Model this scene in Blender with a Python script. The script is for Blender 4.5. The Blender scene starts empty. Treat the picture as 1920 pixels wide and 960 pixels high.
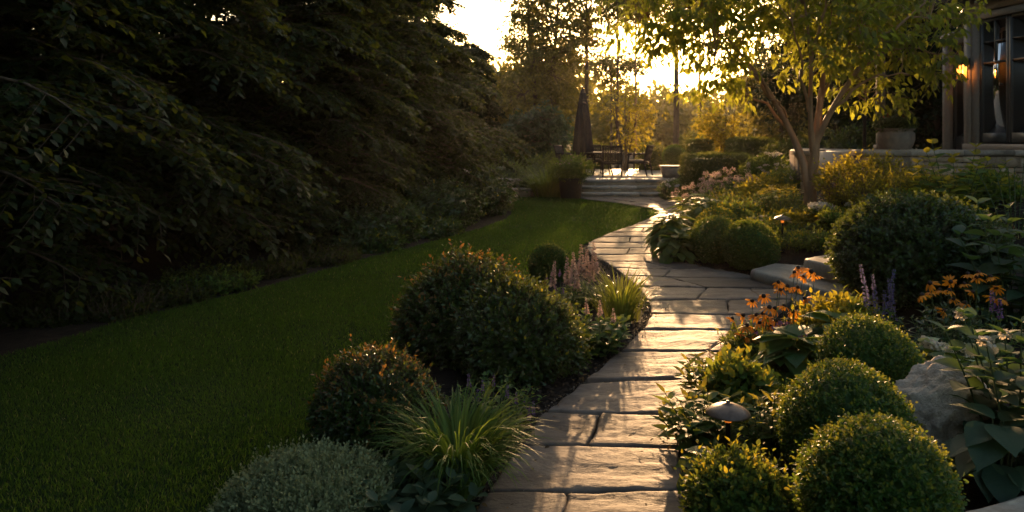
import bpy, math, random
import numpy as np
from mathutils import Vector, noise as mnoise
R = math.radians
sc = bpy.context.scene
COL = sc.collection

# ------------------------------------------------------------------ camera, sky, sun, exposure
F, HZ, H = 1400.0, 260.0, 1.55            # focal length in px of the 1920 wide photo, horizon row, eye height (m)
SUN_EL, SUN_AZ = 8.4, 11.0                # degrees; azimuth to the right of +Y
cam_d = bpy.data.cameras.new("camera")
cam = bpy.data.objects.new("camera", cam_d); COL.objects.link(cam)
cam.location = (0, 0, H); cam.rotation_euler = (R(90), 0, 0)
cam_d.sensor_width = 36.0; cam_d.lens = F / 1920 * 36
cam_d.shift_y = -(480 - HZ) / 1920
cam_d.clip_start = 0.05; cam_d.clip_end = 2000
cam_d.dof.use_dof = True; cam_d.dof.focus_distance = 4.6; cam_d.dof.aperture_fstop = 4.0
sc.camera = cam

W = bpy.data.worlds.new("World"); sc.world = W; W.use_nodes = True
wn = W.node_tree.nodes; wl = W.node_tree.links
sky = wn.new("ShaderNodeTexSky"); sky.sky_type = 'NISHITA'; sky.sun_disc = False
sky.sun_elevation = R(SUN_EL); sky.sun_rotation = R(SUN_AZ)
sky.air_density = 1.1; sky.dust_density = 4.0; sky.ozone_density = 0.6
bg = [n for n in wn if n.type == 'BACKGROUND'][0]
wl.new(sky.outputs[0], bg.inputs[0]); bg.inputs[1].default_value = 0.13

sun_d = bpy.data.lights.new("sun", 'SUN'); sun_d.energy = 3.8; sun_d.angle = R(0.6); sun_d.color = (1.0, 0.58, 0.27)
sun = bpy.data.objects.new("sun", sun_d); COL.objects.link(sun)
sdir = Vector((math.sin(R(SUN_AZ)) * math.cos(R(SUN_EL)), math.cos(R(SUN_AZ)) * math.cos(R(SUN_EL)), math.sin(R(SUN_EL))))
sun.rotation_euler = sdir.to_track_quat('Z', 'Y').to_euler(); sun.location = (10, 40, 20)

sc.view_settings.view_transform = 'Standard'; sc.view_settings.look = 'None'
sc.view_settings.gamma = 1; sc.view_settings.exposure = 1.36
sc.render.engine = 'CYCLES'
cy = sc.cycles
cy.max_bounces = 6; cy.diffuse_bounces = 3; cy.glossy_bounces = 2; cy.transmission_bounces = 4; cy.transparent_max_bounces = 8
cy.volume_bounces = 0; cy.use_denoising = True; cy.sample_clamp_indirect = 4.0

# ------------------------------------------------------------------ mesh helpers
def nrm(a):
    return a / np.maximum(np.linalg.norm(a, axis=-1, keepdims=True), 1e-9)

class MB:
    def __init__(s): s.v = []; s.f = []; s.n = 0; s.uv = []; s.has_uv = False
    def add(s, V, Fc, mi=0, uv=None):
        V = np.asarray(V, float).reshape(-1, 3)
        s.v.append(V)
        if uv is None: uv = np.zeros((len(V), 2))
        else: s.has_uv = True
        s.uv.append(uv)
        Fc = np.asarray(Fc, int)
        s.f.append((Fc + s.n, mi)); s.n += len(V)
    def build(s, name, mats, parent=None, loc=(0, 0, 0), smooth=False, col=COL):
        V = np.concatenate(s.v) - (np.asarray(loc, float) if parent is None else 0)
        me = bpy.data.meshes.new(name)
        me.vertices.add(len(V)); me.vertices.foreach_set("co", V.astype(np.float32).ravel())
        li = np.concatenate([f.ravel() for f, _ in s.f])
        lt = np.concatenate([np.full(len(f), f.shape[1]) for f, _ in s.f])
        mi = np.concatenate([np.full(len(f), m) for f, m in s.f])
        ls = np.concatenate([[0], np.cumsum(lt)[:-1]])
        me.loops.add(len(li)); me.loops.foreach_set("vertex_index", li.astype(np.int32))
        me.polygons.add(len(lt)); me.polygons.foreach_set("loop_start", ls.astype(np.int32))
        me.polygons.foreach_set("material_index", mi.astype(np.int32))
        if smooth: me.polygons.foreach_set("use_smooth", np.ones(len(lt), bool))
        if s.has_uv:
            uvl = me.uv_layers.new(name="UVMap")
            uvl.data.foreach_set("uv", np.concatenate(s.uv)[li].astype(np.float32).ravel())
        me.update(calc_edges=True); me.validate()
        for m in (mats if isinstance(mats, (list, tuple)) else [mats]): me.materials.append(m)
        o = bpy.data.objects.new(name, me); col.objects.link(o)
        if parent is None: o.location = loc
        else: o.parent = parent
        return o

def tag(o, label=None, cat=None, group=None, kind=None):
    if label: o['label'] = label
    if cat: o['category'] = cat
    if group: o['group'] = group
    if kind: o['kind'] = kind
    return o
def thing(name, label, cat, loc=(0, 0, 0), rz=0, group=None):
    o = bpy.data.objects.new(name, None); COL.objects.link(o)
    o.location = loc; o.rotation_euler = (0, 0, rz); o.empty_display_size = .1
    return tag(o, label, cat, group)
def dup(root, loc, rz, label):
    r = root.copy(); COL.objects.link(r); r.location = loc; r.rotation_euler = (0, 0, rz); r['label'] = label
    for ch in list(root.children):
        c = ch.copy(); COL.objects.link(c); c.parent = r
        for g in ch.children:
            e = g.copy(); COL.objects.link(e); e.parent = c
    return r

BOXF = np.array([[0, 3, 2, 1], [4, 5, 6, 7], [0, 1, 5, 4], [1, 2, 6, 5], [2, 3, 7, 6], [3, 0, 4, 7]])
def box(mb, x0, x1, y0, y1, z0, z1, mi=0, M=None):
    v = np.array([[x0, y0, z0], [x1, y0, z0], [x1, y1, z0], [x0, y1, z0], [x0, y0, z1], [x1, y0, z1], [x1, y1, z1], [x0, y1, z1]], float)
    if M is not None: v = M(v)
    mb.add(v, BOXF, mi)
def bbox(mb, x0, x1, y0, y1, z0, z1, b=.01, mi=0, M=None):
    """box with chamfered edges (three-ring)"""
    def ring(ix, z): return [[x0 + ix, y0 + ix, z], [x1 - ix, y0 + ix, z], [x1 - ix, y1 - ix, z], [x0 + ix, y1 - ix, z]]
    v = np.array(ring(b, z0) + ring(0, z0 + b) + ring(0, z1 - b) + ring(b, z1), float)
    f = [[3, 2, 1, 0], [12, 13, 14, 15]]
    for k in range(3):
        for i in range(4):
            j = (i + 1) % 4
            f.append([4 * k + i, 4 * k + j, 4 * k + 4 + j, 4 * k + 4 + i])
    if M is not None: v = M(v)
    mb.add(v, f, mi)
def tube(mb, pts, rad, n=6, mi=0, cap=True):
    pts = np.asarray(pts, float); m = len(pts)
    rad = np.broadcast_to(np.asarray(rad, float), (m,))
    T = nrm(np.gradient(pts, axis=0))
    ref = np.array([0.31, 0.17, 0.93]); 
    if abs(T[0] @ ref) > .9: ref = np.array([.93, .2, .3])
    A = nrm(np.cross(T, ref)); B = np.cross(T, A)
    a = np.linspace(0, 2 * np.pi, n, endpoint=False)
    V = pts[:, None] + rad[:, None, None] * (np.cos(a)[None, :, None] * A[:, None] + np.sin(a)[None, :, None] * B[:, None])
    i = np.arange(m - 1)[:, None] * n; j = np.arange(n)[None]; k = (j + 1) % n
    Fc = np.stack([i + j, i + k, i + n + k, i + n + j], -1).reshape(-1, 4)
    mb.add(V.reshape(-1, 3), Fc, mi)
def segs(mb, A, B, ra, rb, n=4, mi=0):
    A = np.asarray(A, float); B = np.asarray(B, float); N = len(A)
    if N == 0: return
    T = nrm(B - A); X = nrm(np.cross(T, np.array([.31, .17, .93]))); Y = np.cross(T, X)
    a = np.linspace(0, 2 * np.pi, n, endpoint=False)
    O = np.cos(a)[None, :, None] * X[:, None] + np.sin(a)[None, :, None] * Y[:, None]
    ra = np.broadcast_to(ra, (N,))[:, None, None]; rb = np.broadcast_to(rb, (N,))[:, None, None]
    V = np.concatenate([A[:, None] + ra * O, B[:, None] + rb * O], 1)
    j = np.arange(n); k = (j + 1) % n
    Fc = np.stack([j, k, n + k, n + j], -1)[None] + (np.arange(N) * 2 * n)[:, None, None]
    mb.add(V.reshape(-1, 3), Fc.reshape(-1, 4), mi)
def lathe(mb, prof, n=24, c=(0, 0, 0), mi=0, wob=None):
    prof = np.asarray(prof, float); m = len(prof)
    a = np.linspace(0, 2 * np.pi, n, endpoint=False)
    r = prof[:, 0][:, None] * np.ones(n)[None]
    if wob is not None: r = r * wob(prof[:, 1][:, None], a[None])
    V = np.stack([r * np.cos(a), r * np.sin(a), prof[:, 1][:, None] * np.ones(n)], -1) + np.array(c)
    i = np.arange(m - 1)[:, None] * n; j = np.arange(n)[None]; k = (j + 1) % n
    Fc = np.stack([i + j, i + k, i + n + k, i + n + j], -1).reshape(-1, 4)
    mb.add(V.reshape(-1, 3), Fc, mi)

# leaf templates -------------------------------------------------------------------------------
class T_: pass
def leaf_t(st, fold=.25, curl=.15):
    v = []; uv = []; cen = []; lf = []; rt = []
    for t, w in st:
        z = -curl * t * t
        cen.append(len(v)); v.append((0, t, z)); uv.append((.5, t))
        if w > 0:
            lf.append(len(v)); v.append((-w, t - .04, z + fold * w)); uv.append((.5 - w, t))
            rt.append(len(v)); v.append((w, t - .04, z + fold * w)); uv.append((.5 + w, t))
        else:
            lf.append(cen[-1]); rt.append(cen[-1])
    f = []
    for i in range(len(st) - 1):
        for s, sd in ((lf, 0), (rt, 1)):
            q = [cen[i], cen[i + 1], s[i + 1], s[i]]
            if sd: q = q[::-1]
            q2 = []
            for a in q:
                if a not in q2: q2.append(a)
            for k in range(1, len(q2) - 1): f.append((q2[0], q2[k], q2[k + 1]))
    t = T_(); t.v = np.array(v, float); t.f = np.array(f); t.uv = np.array(uv, float); return t
SMALL = leaf_t([(0, 0), (.5, .27), (1, 0)], .35, .1)
OVAL = leaf_t([(0, 0), (.22, .2), (.55, .27), (.82, .16), (1, 0)], .3, .2)
LANCE = leaf_t([(0, 0), (.3, .12), (.65, .1), (1, 0)], .4, .3)
BROAD = leaf_t([(0, .02), (.1, .2), (.25, .33), (.45, .38), (.65, .31), (.82, .18), (.93, .07), (1, 0)], .28, .28)
HORN = leaf_t([(0, 0), (.2, .2), (.5, .29), (.8, .16), (1, 0)], .2, .22)
PETAL = leaf_t([(0, .05), (.4, .14), (.8, .12), (1, 0)], .3, .3)
CHIP = leaf_t([(0, .18), (.6, .25), (1, .1)], .1, .05)
FLAT = leaf_t([(0, 0), (.5, .3), (1, 0)], .15, .0)

def place(mb, T, P, D, N, S, mi=0, wid=1.0, uv=False):
    P = np.asarray(P, float).reshape(-1, 3); n = len(P)
    if n == 0: return
    Y = nrm(np.broadcast_to(D, (n, 3))); X = np.cross(Y, np.broadcast_to(N, (n, 3)))
    bad = np.linalg.norm(X, axis=1) < 1e-3
    if bad.any(): X[bad] = np.cross(Y[bad], np.array([.6, .5, .2]))
    X = nrm(X); Z = np.cross(X, Y)
    S = np.broadcast_to(np.asarray(S, float), (n,))[:, None, None]
    t = T.v
    V = P[:, None] + S * (wid * t[None, :, 0:1] * X[:, None] + t[None, :, 1:2] * Y[:, None] + t[None, :, 2:3] * Z[:, None])
    k = len(t)
    Fc = T.f[None] + (np.arange(n) * k)[:, None, None]
    mb.add(V.reshape(-1, 3), Fc.reshape(-1, 3), mi, np.tile(T.uv, (n, 1)) if uv else None)

def rsph(rng, n):
    return nrm(rng.normal(size=(n, 3)))
def lumps(rng, n=14, amp=.18, k=9):
    L = rsph(rng, n); A = rng.uniform(-.4, 1, n) * amp
    return lambda d: 1 + (A[None] * np.exp(k * (d @ L.T - 1))).sum(1)
def sphere_core(mb, c, r3, lf, mi=0, nu=20, nv=12, s=.8, rng=None, zmin=-.75):
    u = np.linspace(0, 2 * np.pi, nu, endpoint=False); v = np.linspace(zmin * np.pi / 2, np.pi / 2, nv)
    d = np.stack([np.cos(v)[:, None] * np.cos(u), np.cos(v)[:, None] * np.sin(u), np.sin(v)[:, None] * np.ones(nu)], -1).reshape(-1, 3)
    rr = lf(d) * s
    if rng is not None: rr = rr * rng.uniform(.93, 1.05, len(rr))
    V = np.array(c) + d * np.array(r3) * rr[:, None]
    i = np.arange(nv - 1)[:, None] * nu; j = np.arange(nu)[None]; k = (j + 1) % nu
    mb.add(V, np.stack([i + j, i + k, i + nu + k, i + nu + j], -1).reshape(-1, 4), mi)

# ------------------------------------------------------------------ materials
def new_mat(name):
    m = bpy.data.materials.new(name); m.use_nodes = True
    nt = m.node_tree; nt.nodes.clear()
    out = nt.nodes.new("ShaderNodeOutputMaterial")
    return m, nt, out
def C4(c): return (c[0], c[1], c[2], 1)
def ramp(nt, fac, stops):
    r = nt.nodes.new("ShaderNodeValToRGB"); nt.links.new(fac, r.inputs[0])
    e = r.color_ramp.elements
    while len(e) < len(stops): e.new(.5)
    for x, (p, c) in zip(e, stops): x.position = p; x.color = C4(c)
    return r.outputs[0]
def leafmat(name, a, b, trans, rough=.42, tmix=.42, spec=.5, vein=False):
    m, nt, out = new_mat(name); N = nt.nodes.new; L = nt.links.new
    g = N("ShaderNodeNewGeometry")
    col = ramp(nt, g.outputs["Random Per Island"], [(0, a), (.55, [(x + y) / 2 for x, y in zip(a, b)]), (1, b)])
    tcol = ramp(nt, g.outputs["Random Per Island"], [(0, [x * .75 for x in trans]), (1, [min(1, x * 1.2) for x in trans])])
    p = N("ShaderNodeBsdfPrincipled"); p.inputs["Roughness"].default_value = rough; p.inputs["Specular IOR Level"].default_value = spec
    L(col, p.inputs["Base Color"])
    t = N("ShaderNodeBsdfTranslucent"); L(tcol, t.inputs[0])
    mx = N("ShaderNodeMixShader"); mx.inputs[0].default_value = tmix
    L(p.outputs[0], mx.inputs[1]); L(t.outputs[0], mx.inputs[2]); L(mx.outputs[0], out.inputs[0])
    if vein:
        uv = N("ShaderNodeTexCoord"); sp = N("ShaderNodeSeparateXYZ"); L(uv.outputs["UV"], sp.inputs[0])
        def mth(op, x, y=None):
            n = N("ShaderNodeMath"); n.operation = op
            for i, q in enumerate((x, y)):
                if q is None: continue
                if isinstance(q, (int, float)): n.inputs[i].default_value = q
                else: L(q, n.inputs[i])
            return n.outputs[0]
        au = mth('ABSOLUTE', mth('SUBTRACT', sp.outputs[0], .5))
        s = mth('SINE', mth('MULTIPLY', mth('SUBTRACT', sp.outputs[1], mth('MULTIPLY', au, .9)), 52))
        w = mth('POWER', mth('ABSOLUTE', s), .5)
        mid = mth('MINIMUM', mth('MULTIPLY', au, 22), 1.0)
        hgt = mth('MULTIPLY', w, mid)
        bp = N("ShaderNodeBump"); bp.inputs["Strength"].default_value = .18; bp.inputs["Distance"].default_value = .004
        L(hgt, bp.inputs["Height"]); L(bp.outputs[0], p.inputs["Normal"])
    return m
def solid(name, col, rough=.6, metal=0, noise_s=0, noise_a=.25, bump=0, spec=.5, stretch=(1, 1, 1)):
    m, nt, out = new_mat(name); N = nt.nodes.new; L = nt.links.new
    p = N("ShaderNodeBsdfPrincipled"); p.inputs["Roughness"].default_value = rough; p.inputs["Metallic"].default_value = metal
    p.inputs["Base Color"].default_value = C4(col); p.inputs["Specular IOR Level"].default_value = spec
    if noise_s:
        tc = N("ShaderNodeTexCoord"); mp = N("ShaderNodeMapping"); mp.inputs["Scale"].default_value = stretch; L(tc.outputs["Object"], mp.inputs[0])
        n = N("ShaderNodeTexNoise"); n.inputs["Scale"].default_value = noise_s; n.inputs["Detail"].default_value = 6; L(mp.outputs[0], n.inputs[0])
        L(ramp(nt, n.outputs[0], [(.3, [x * (1 - noise_a) for x in col]), (.7, [min(1, x * (1 + noise_a)) for x in col])]), p.inputs["Base Color"])
        if bump:
            b = N("ShaderNodeBump"); b.inputs["Strength"].default_value = bump; b.inputs["Distance"].default_value = .01
            L(n.outputs[0], b.inputs["Height"]); L(b.outputs[0], p.inputs["Normal"])
    L(p.outputs[0], out.inputs[0]); return m
def stonemat(name, cols, rough=.55, sc1=3.0, bump=.5, stretch=(1, 1, 1), dist=.012, island=True, spec=.5):
    m, nt, out = new_mat(name); N = nt.nodes.new; L = nt.links.new
    tc = N("ShaderNodeTexCoord"); mp = N("ShaderNodeMapping"); mp.inputs["Scale"].default_value = stretch; L(tc.outputs["Object"], mp.inputs[0])
    n1 = N("ShaderNodeTexNoise"); n1.inputs["Scale"].default_value = sc1; n1.inputs["Detail"].default_value = 8; n1.inputs["Roughness"].default_value = .62; n1.inputs["Distortion"].default_value = .8; L(mp.outputs[0], n1.inputs[0])
    n2 = N("ShaderNodeTexNoise"); n2.inputs["Scale"].default_value = sc1 * 9; n2.inputs["Detail"].default_value = 6; n2.inputs["Roughness"].default_value = .7; L(mp.outputs[0], n2.inputs[0])
    c = ramp(nt, n1.outputs[0], [(.28, cols[0]), (.5, cols[1]), (.72, cols[2])])
    g = N("ShaderNodeNewGeometry")
    hs = N("ShaderNodeHueSaturation"); L(c, hs.inputs["Color"])
    mr = N("ShaderNodeMapRange"); mr.inputs["To Min"].default_value = .62; mr.inputs["To Max"].default_value = 1.3
    if island: L(g.outputs["Random Per Island"], mr.inputs[0])
    else: mr.inputs[0].default_value = .5
    L(mr.outputs[0], hs.inputs["Value"])
    mul = N("ShaderNodeMix"); mul.data_type = 'RGBA'; mul.blend_type = 'MULTIPLY'; mul.inputs[0].default_value = .6
    L(hs.outputs[0], mul.inputs[6]); L(ramp(nt, n2.outputs[0], [(.3, (.5, .48, .45)), (.6, (1, 1, 1))]), mul.inputs[7])
    p = N("ShaderNodeBsdfPrincipled"); L(mul.outputs[2], p.inputs["Base Color"]); p.inputs["Specular IOR Level"].default_value = spec
    rr = N("ShaderNodeMapRange"); rr.inputs["To Min"].default_value = rough - .1; rr.inputs["To Max"].default_value = rough + .18; L(n2.outputs[0], rr.inputs[0]); L(rr.outputs[0], p.inputs["Roughness"])
    ad = N("ShaderNodeMath"); ad.operation = 'MULTIPLY_ADD'; L(n2.outputs[0], ad.inputs[0]); ad.inputs[1].default_value = .3; L(n1.outputs[0], ad.inputs[2])
    b = N("ShaderNodeBump"); b.inputs["Strength"].default_value = bump; b.inputs["Distance"].default_value = dist
    L(ad.outputs[0], b.inputs["Height"]); L(b.outputs[0], p.inputs["Normal"]); L(p.outputs[0], out.inputs[0])
    return m

M = {}
M['box'] = leafmat('boxwood_leaf', (.018, .062, .010), (.042, .112, .016), (.24, .34, .03), .45, .32, .35)
M['boxtip'] = leafmat('boxwood_new_leaf', (.06, .11, .016), (.10, .15, .02), (.42, .40, .04), .42, .4, .4)
M['dark'] = leafmat('dark_shrub_leaf', (.017, .046, .012), (.04, .085, .018), (.2, .22, .02), .35, .32)
M['orangetip'] = leafmat('bronze_new_leaf', (.10, .075, .02), (.16, .09, .025), (.5, .24, .04), .4, .42)
M['gloss'] = leafmat('glossy_shrub_leaf', (.012, .04, .012), (.03, .075, .017), (.2, .24, .02), .32, .28, .5)
M['yellow'] = leafmat('golden_leaf', (.085, .115, .015), (.15, .165, .02), (.6, .48, .035), .55, .48, .25)
M['mid'] = leafmat('mid_green_leaf', (.027, .084, .018), (.06, .14, .026), (.34, .38, .04), .55, .4, .25)
M['hosta'] = leafmat('broad_leaf', (.025, .08, .02), (.05, .125, .027), (.3, .36, .04), .52, .36, .3, True)
M['bluegreen'] = leafmat('blue_green_leaf', (.03, .065, .04), (.055, .095, .05), (.16, .26, .05), .55, .3, .3, True)
M['sage'] = leafmat('grey_sage_leaf', (.16, .21, .10), (.28, .32, .17), (.3, .32, .14), .7, .3, .25)
M['blade'] = leafmat('grass_blade', (.035, .09, .018), (.08, .155, .03), (.30, .40, .04), .55, .32, .2)
M['strap'] = leafmat('strap_leaf', (.04, .095, .02), (.09, .15, .025), (.4, .42, .04), .38, .42)
M['lawnb'] = leafmat('lawn_blade', (.010, .036, .007), (.024, .064, .011), (.14, .26, .025), .6, .35, .15)
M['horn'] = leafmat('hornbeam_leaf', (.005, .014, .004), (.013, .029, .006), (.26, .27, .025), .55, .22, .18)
M['maple'] = leafmat('small_tree_leaf', (.03, .065, .015), (.06, .105, .02), (.54, .54, .05), .45, .54, .35)
M['bgleaf'] = leafmat('far_leaf', (.028, .05, .015), (.055, .085, .02), (.38, .32, .04), .5, .42)
M['bgblue'] = leafmat('far_blue_leaf', (.03, .06, .035), (.05, .09, .045), (.14, .2, .05), .5, .3)
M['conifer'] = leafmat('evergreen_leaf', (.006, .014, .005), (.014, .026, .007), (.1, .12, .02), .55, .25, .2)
M['hedge'] = leafmat('hedge_leaf', (.025, .055, .012), (.05, .09, .016), (.26, .28, .025), .42, .36)
M['varieg'] = leafmat('cream_edged_leaf', (.3, .36, .18), (.42, .44, .24), (.5, .5, .2), .5, .35)
M['pinkleaf'] = leafmat('dusky_leaf', (.09, .06, .045), (.14, .09, .06), (.3, .16, .08), .5, .35)
M['fl_orange'] = leafmat('orange_petal', (.72, .22, .015), (.85, .33, .02), (.85, .32, .02), .5, .42, .3)
M['fl_pink'] = leafmat('pink_floret', (.5, .33, .30), (.62, .45, .40), (.6, .42, .34), .6, .45, .2)
M['fl_purple'] = leafmat('purple_floret', (.14, .07, .2), (.26, .15, .32), (.3, .15, .33), .6, .35, .2)
M['fl_blue'] = leafmat('blue_floret', (.08, .075, .19), (.16, .14, .29), (.27, .24, .42), .6, .35, .2)
M['fl_white'] = leafmat('white_floret', (.62, .55, .47), (.8, .74, .64), (.75, .65, .5), .6, .4, .2)
M['fl_red'] = leafmat('red_floret', (.35, .05, .03), (.5, .1, .04), (.4, .08, .03), .6, .35, .2)
M['cone'] = solid('dark_flower_cone', (.025, .012, .008), .8, 0, 60, .5, .6)
M['stem'] = solid('green_stem', (.05, .08, .025), .55, 0, 20, .3)
M['bark'] = solid('bark', (.10, .07, .048), .8, 0, 14, .45, .9, .3, (1, 1, .3))
M['barkl'] = solid('smooth_bark', (.31, .18, .10), .65, 0, 10, .3, .5, .4, (1, 1, .35))
M['soil'] = stonemat('mulch_soil', ((.012, .009, .007), (.026, .018, .013), (.05, .034, .024)), .85, 9, 1.0, dist=.03, island=False, spec=.2)
M['chip'] = leafmat('mulch_chip', (.02, .013, .009), (.075, .048, .03), (.02, .01, .01), .8, .02, .2)
M['gravel'] = leafmat('joint_gravel', (.06, .05, .04), (.3, .24, .18), (.02, .01, .01), .7, .02, .3)
M['lawn'] = solid('lawn_ground', (.014, .03, .007), .9, 0, 30, .4, .6, .1)
M['flag'] = stonemat('flagstone', ((.078, .058, .047), (.155, .12, .098), (.245, .195, .16)), .62, 2.6, .9, (1, 1.7, 1), .016, spec=.22)
M['slabstone'] = stonemat('step_stone', ((.26, .21, .165), (.37, .31, .25), (.46, .395, .32)), .6, 4, .6)
M['rubble'] = stonemat('wall_stone', ((.28, .195, .125), (.44, .33, .225), (.6, .475, .34)), .75, 6, .9, dist=.02)
M['mortar'] = solid('mortar', (.11, .09, .075), .9, 0, 30, .3, .5)
M['rock'] = stonemat('boulder_stone', ((.42, .34, .27), (.64, .54, .44), (.78, .69, .59)), .8, 9, 1.0, dist=.05, island=False)
M['patio'] = stonemat('patio_stone', ((.24, .2, .16), (.32, .27, .22), (.4, .34, .28)), .5, 3, .5)
M['trim'] = solid('taupe_trim_paint', (.24, .19, .155), .55, 0, 30, .08, .05)
M['wallp'] = solid('taupe_siding', (.2, .16, .13), .65, 0, 25, .1, .1)
M['winframe'] = solid('dark_window_frame', (.045, .043, .042), .4, 0, 40, .15)
M['roofm'] = solid('roof_shingle', (.035, .03, .028), .85, 0, 18, .4, .5)
M['room'] = solid('interior_wall', (.06, .045, .035), .8, 0, 6, .2)
M['black'] = solid('black_metal', (.016, .015, .015), .42, .6, 60, .3)
M['bronze'] = solid('bronze_shade', (.13, .085, .06), .38, .15, 40, .25, .1)
M['potdark'] = solid('charcoal_pot', (.022, .023, .025), .5, 0, 14, .3, .15)
M['potclay'] = solid('grey_clay_pot', (.20, .16, .13), .7, 0, 12, .25, .25)
M['wicker'] = solid('brown_wicker', (.035, .022, .017), .6, 0, 90, .5, .9, .4, (1, 1, .4))
M['cushion'] = solid('beige_cushion', (.2, .165, .13), .9, 0, 60, .12, .2, .1)
M['tabletop'] = solid('table_top', (.06, .045, .038), .3, 0, 20, .2, .1)
M['canvas'] = solid('brown_canvas', (.06, .042, .038), .85, 0, 50, .15, .2, .15)

def glassmat():
    m, nt, out = new_mat('window_glass'); N = nt.nodes.new; L = nt.links.new
    tr = N("ShaderNodeBsdfTransparent"); tr.inputs[0].default_value = (.62, .62, .6, 1)
    gl = N("ShaderNodeBsdfGlossy"); gl.inputs["Roughness"].default_value = .015
    fr = N("ShaderNodeFresnel"); fr.inputs[0].default_value = 1.6
    mx = N("ShaderNodeMixShader"); L(fr.outputs[0], mx.inputs[0]); L(tr.outputs[0], mx.inputs[1]); L(gl.outputs[0], mx.inputs[2]); L(mx.outputs[0], out.inputs[0])
    return m
M['glass'] = glassmat()
def emitmat(name, c, s):
    m, nt, out = new_mat(name); e = nt.nodes.new("ShaderNodeEmission"); e.inputs[0].default_value = C4(c); e.inputs[1].default_value = s
    nt.links.new(e.outputs[0], out.inputs[0]); return m
M['flame'] = emitmat('lamp_bulb_glow', (1, .42, .1), 10)
def ambermat():
    m, nt, out = new_mat('amber_lamp_glass'); N = nt.nodes.new; L = nt.links.new
    tr = N("ShaderNodeBsdfTransparent"); tr.inputs[0].default_value = (1, .75, .45, 1)
    d = N("ShaderNodeBsdfTranslucent"); d.inputs[0].default_value = (.9, .5, .2, 1)
    mx = N("ShaderNodeMixShader"); mx.inputs[0].default_value = .5; L(tr.outputs[0], mx.inputs[1]); L(d.outputs[0], mx.inputs[2]); L(mx.outputs[0], out.inputs[0]); return m
M['amber'] = ambermat()

# mown turf is never one green: broad patches and a few straw blades
nt = M['lawnb'].node_tree; N = nt.nodes.new; L = nt.links.new
pb = [n for n in nt.nodes if n.type == 'BSDF_PRINCIPLED'][0]; src = pb.inputs["Base Color"].links[0].from_socket
tc = N("ShaderNodeTexCoord"); nz = N("ShaderNodeTexNoise"); nz.inputs["Scale"].default_value = .9; nz.inputs["Detail"].default_value = 5; L(tc.outputs["Object"], nz.inputs[0])
mx = N("ShaderNodeMix"); mx.data_type = 'RGBA'; mx.blend_type = 'MULTIPLY'; mx.inputs[0].default_value = 1; L(src, mx.inputs[6]); L(ramp(nt, nz.outputs[0], [(.35, (.55, .7, .6)), (.5, (1, 1, 1)), (.68, (1.7, 1.25, 1.1))]), mx.inputs[7])
g = N("ShaderNodeNewGeometry"); gt = N("ShaderNodeMath"); gt.operation = 'GREATER_THAN'; gt.inputs[1].default_value = .965; L(g.outputs["Random Per Island"], gt.inputs[0])
m2 = N("ShaderNodeMix"); m2.data_type = 'RGBA'; L(gt.outputs[0], m2.inputs[0]); L(mx.outputs[2], m2.inputs[6]); m2.inputs[7].default_value = (.2, .15, .06, 1); L(m2.outputs[2], pb.inputs["Base Color"])

# ------------------------------------------------------------------ lay of the land
def interp(tab):
    a = np.array(tab, float)
    return lambda y: np.interp(y, a[:, 0], a[:, 1])
pathL = interp([(2.2, -.36), (3.08, -.14), (3.71, .04), (4.21, .21), (4.77, .52), (5.38, .80), (6.0, 1.08), (6.58, 1.245), (7.36, 1.29), (8.68, 1.2), (9.86, 1.02), (10.7, 1.04), (12.05, 1.6), (13.15, 2.16), (15.3, 3.06), (16.0, 3.08), (16.6, 2.95), (17.6, 2.45), (18.5, 1.9), (19.2, 1.72)])
pathR = interp([(2.2, .62), (3.1, .72), (3.68, .83), (4.17, .98), (4.7, 1.23), (5.3, 1.52), (5.95, 1.9), (6.5, 2.3), (7.1, 2.72), (7.6, 2.85), (8.1, 2.75), (8.45, 2.5), (9.0, 2.1), (9.86, 2.04), (11.4, 2.28), (13.15, 2.95), (15, 3.9), (16.5, 4.25), (19.2, 4.2)])
lawnL = interp([(-4, -5.4), (2, -4.6), (4, -4.05), (5.3, -3.6), (6.4, -3.2), (7.6, -2.6), (9.6, -1.8), (12.6, -.56), (14.2, -.1), (15.6, .02), (19.2, -.1)])
lawnR = interp([(-4, -1.5), (2.0, -1.25), (3.0, -1.0), (3.6, -.92), (5, -.62), (6.2, -.25), (7.4, .1), (8.6, .5), (9.8, .94), (10.7, .99), (12.05, 1.55), (13.15, 2.12), (15.3, 3.02), (15.9, 3.03), (16.6, 2.9), (17.6, 2.4), (18.5, 1.86), (19.2, 1.66)])
def ss(a, b, x):
    t = np.clip((x - a) / (b - a), 0, 1); return t * t * (3 - 2 * t)
def ground(x, y):
    x = np.asarray(x, float); y = np.asarray(y, float)
    e = x - np.maximum(pathR(np.clip(y, 2.2, 19)), 0)
    h = .85 * ss(.1, 3.2, e) * ss(5.0, 8.0, y) * (1 - ss(13, 17.5, y) * .6)
    return h + .1 * ss(3.5, 5.5, e) * (1 - ss(5, 8, y))
def at(xpx, d):
    x = (xpx - 960) / F * d
    return np.array([x, d, float(ground(x, d))])
def ztop(ypx, d): return H - (ypx - HZ) / F * d

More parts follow.
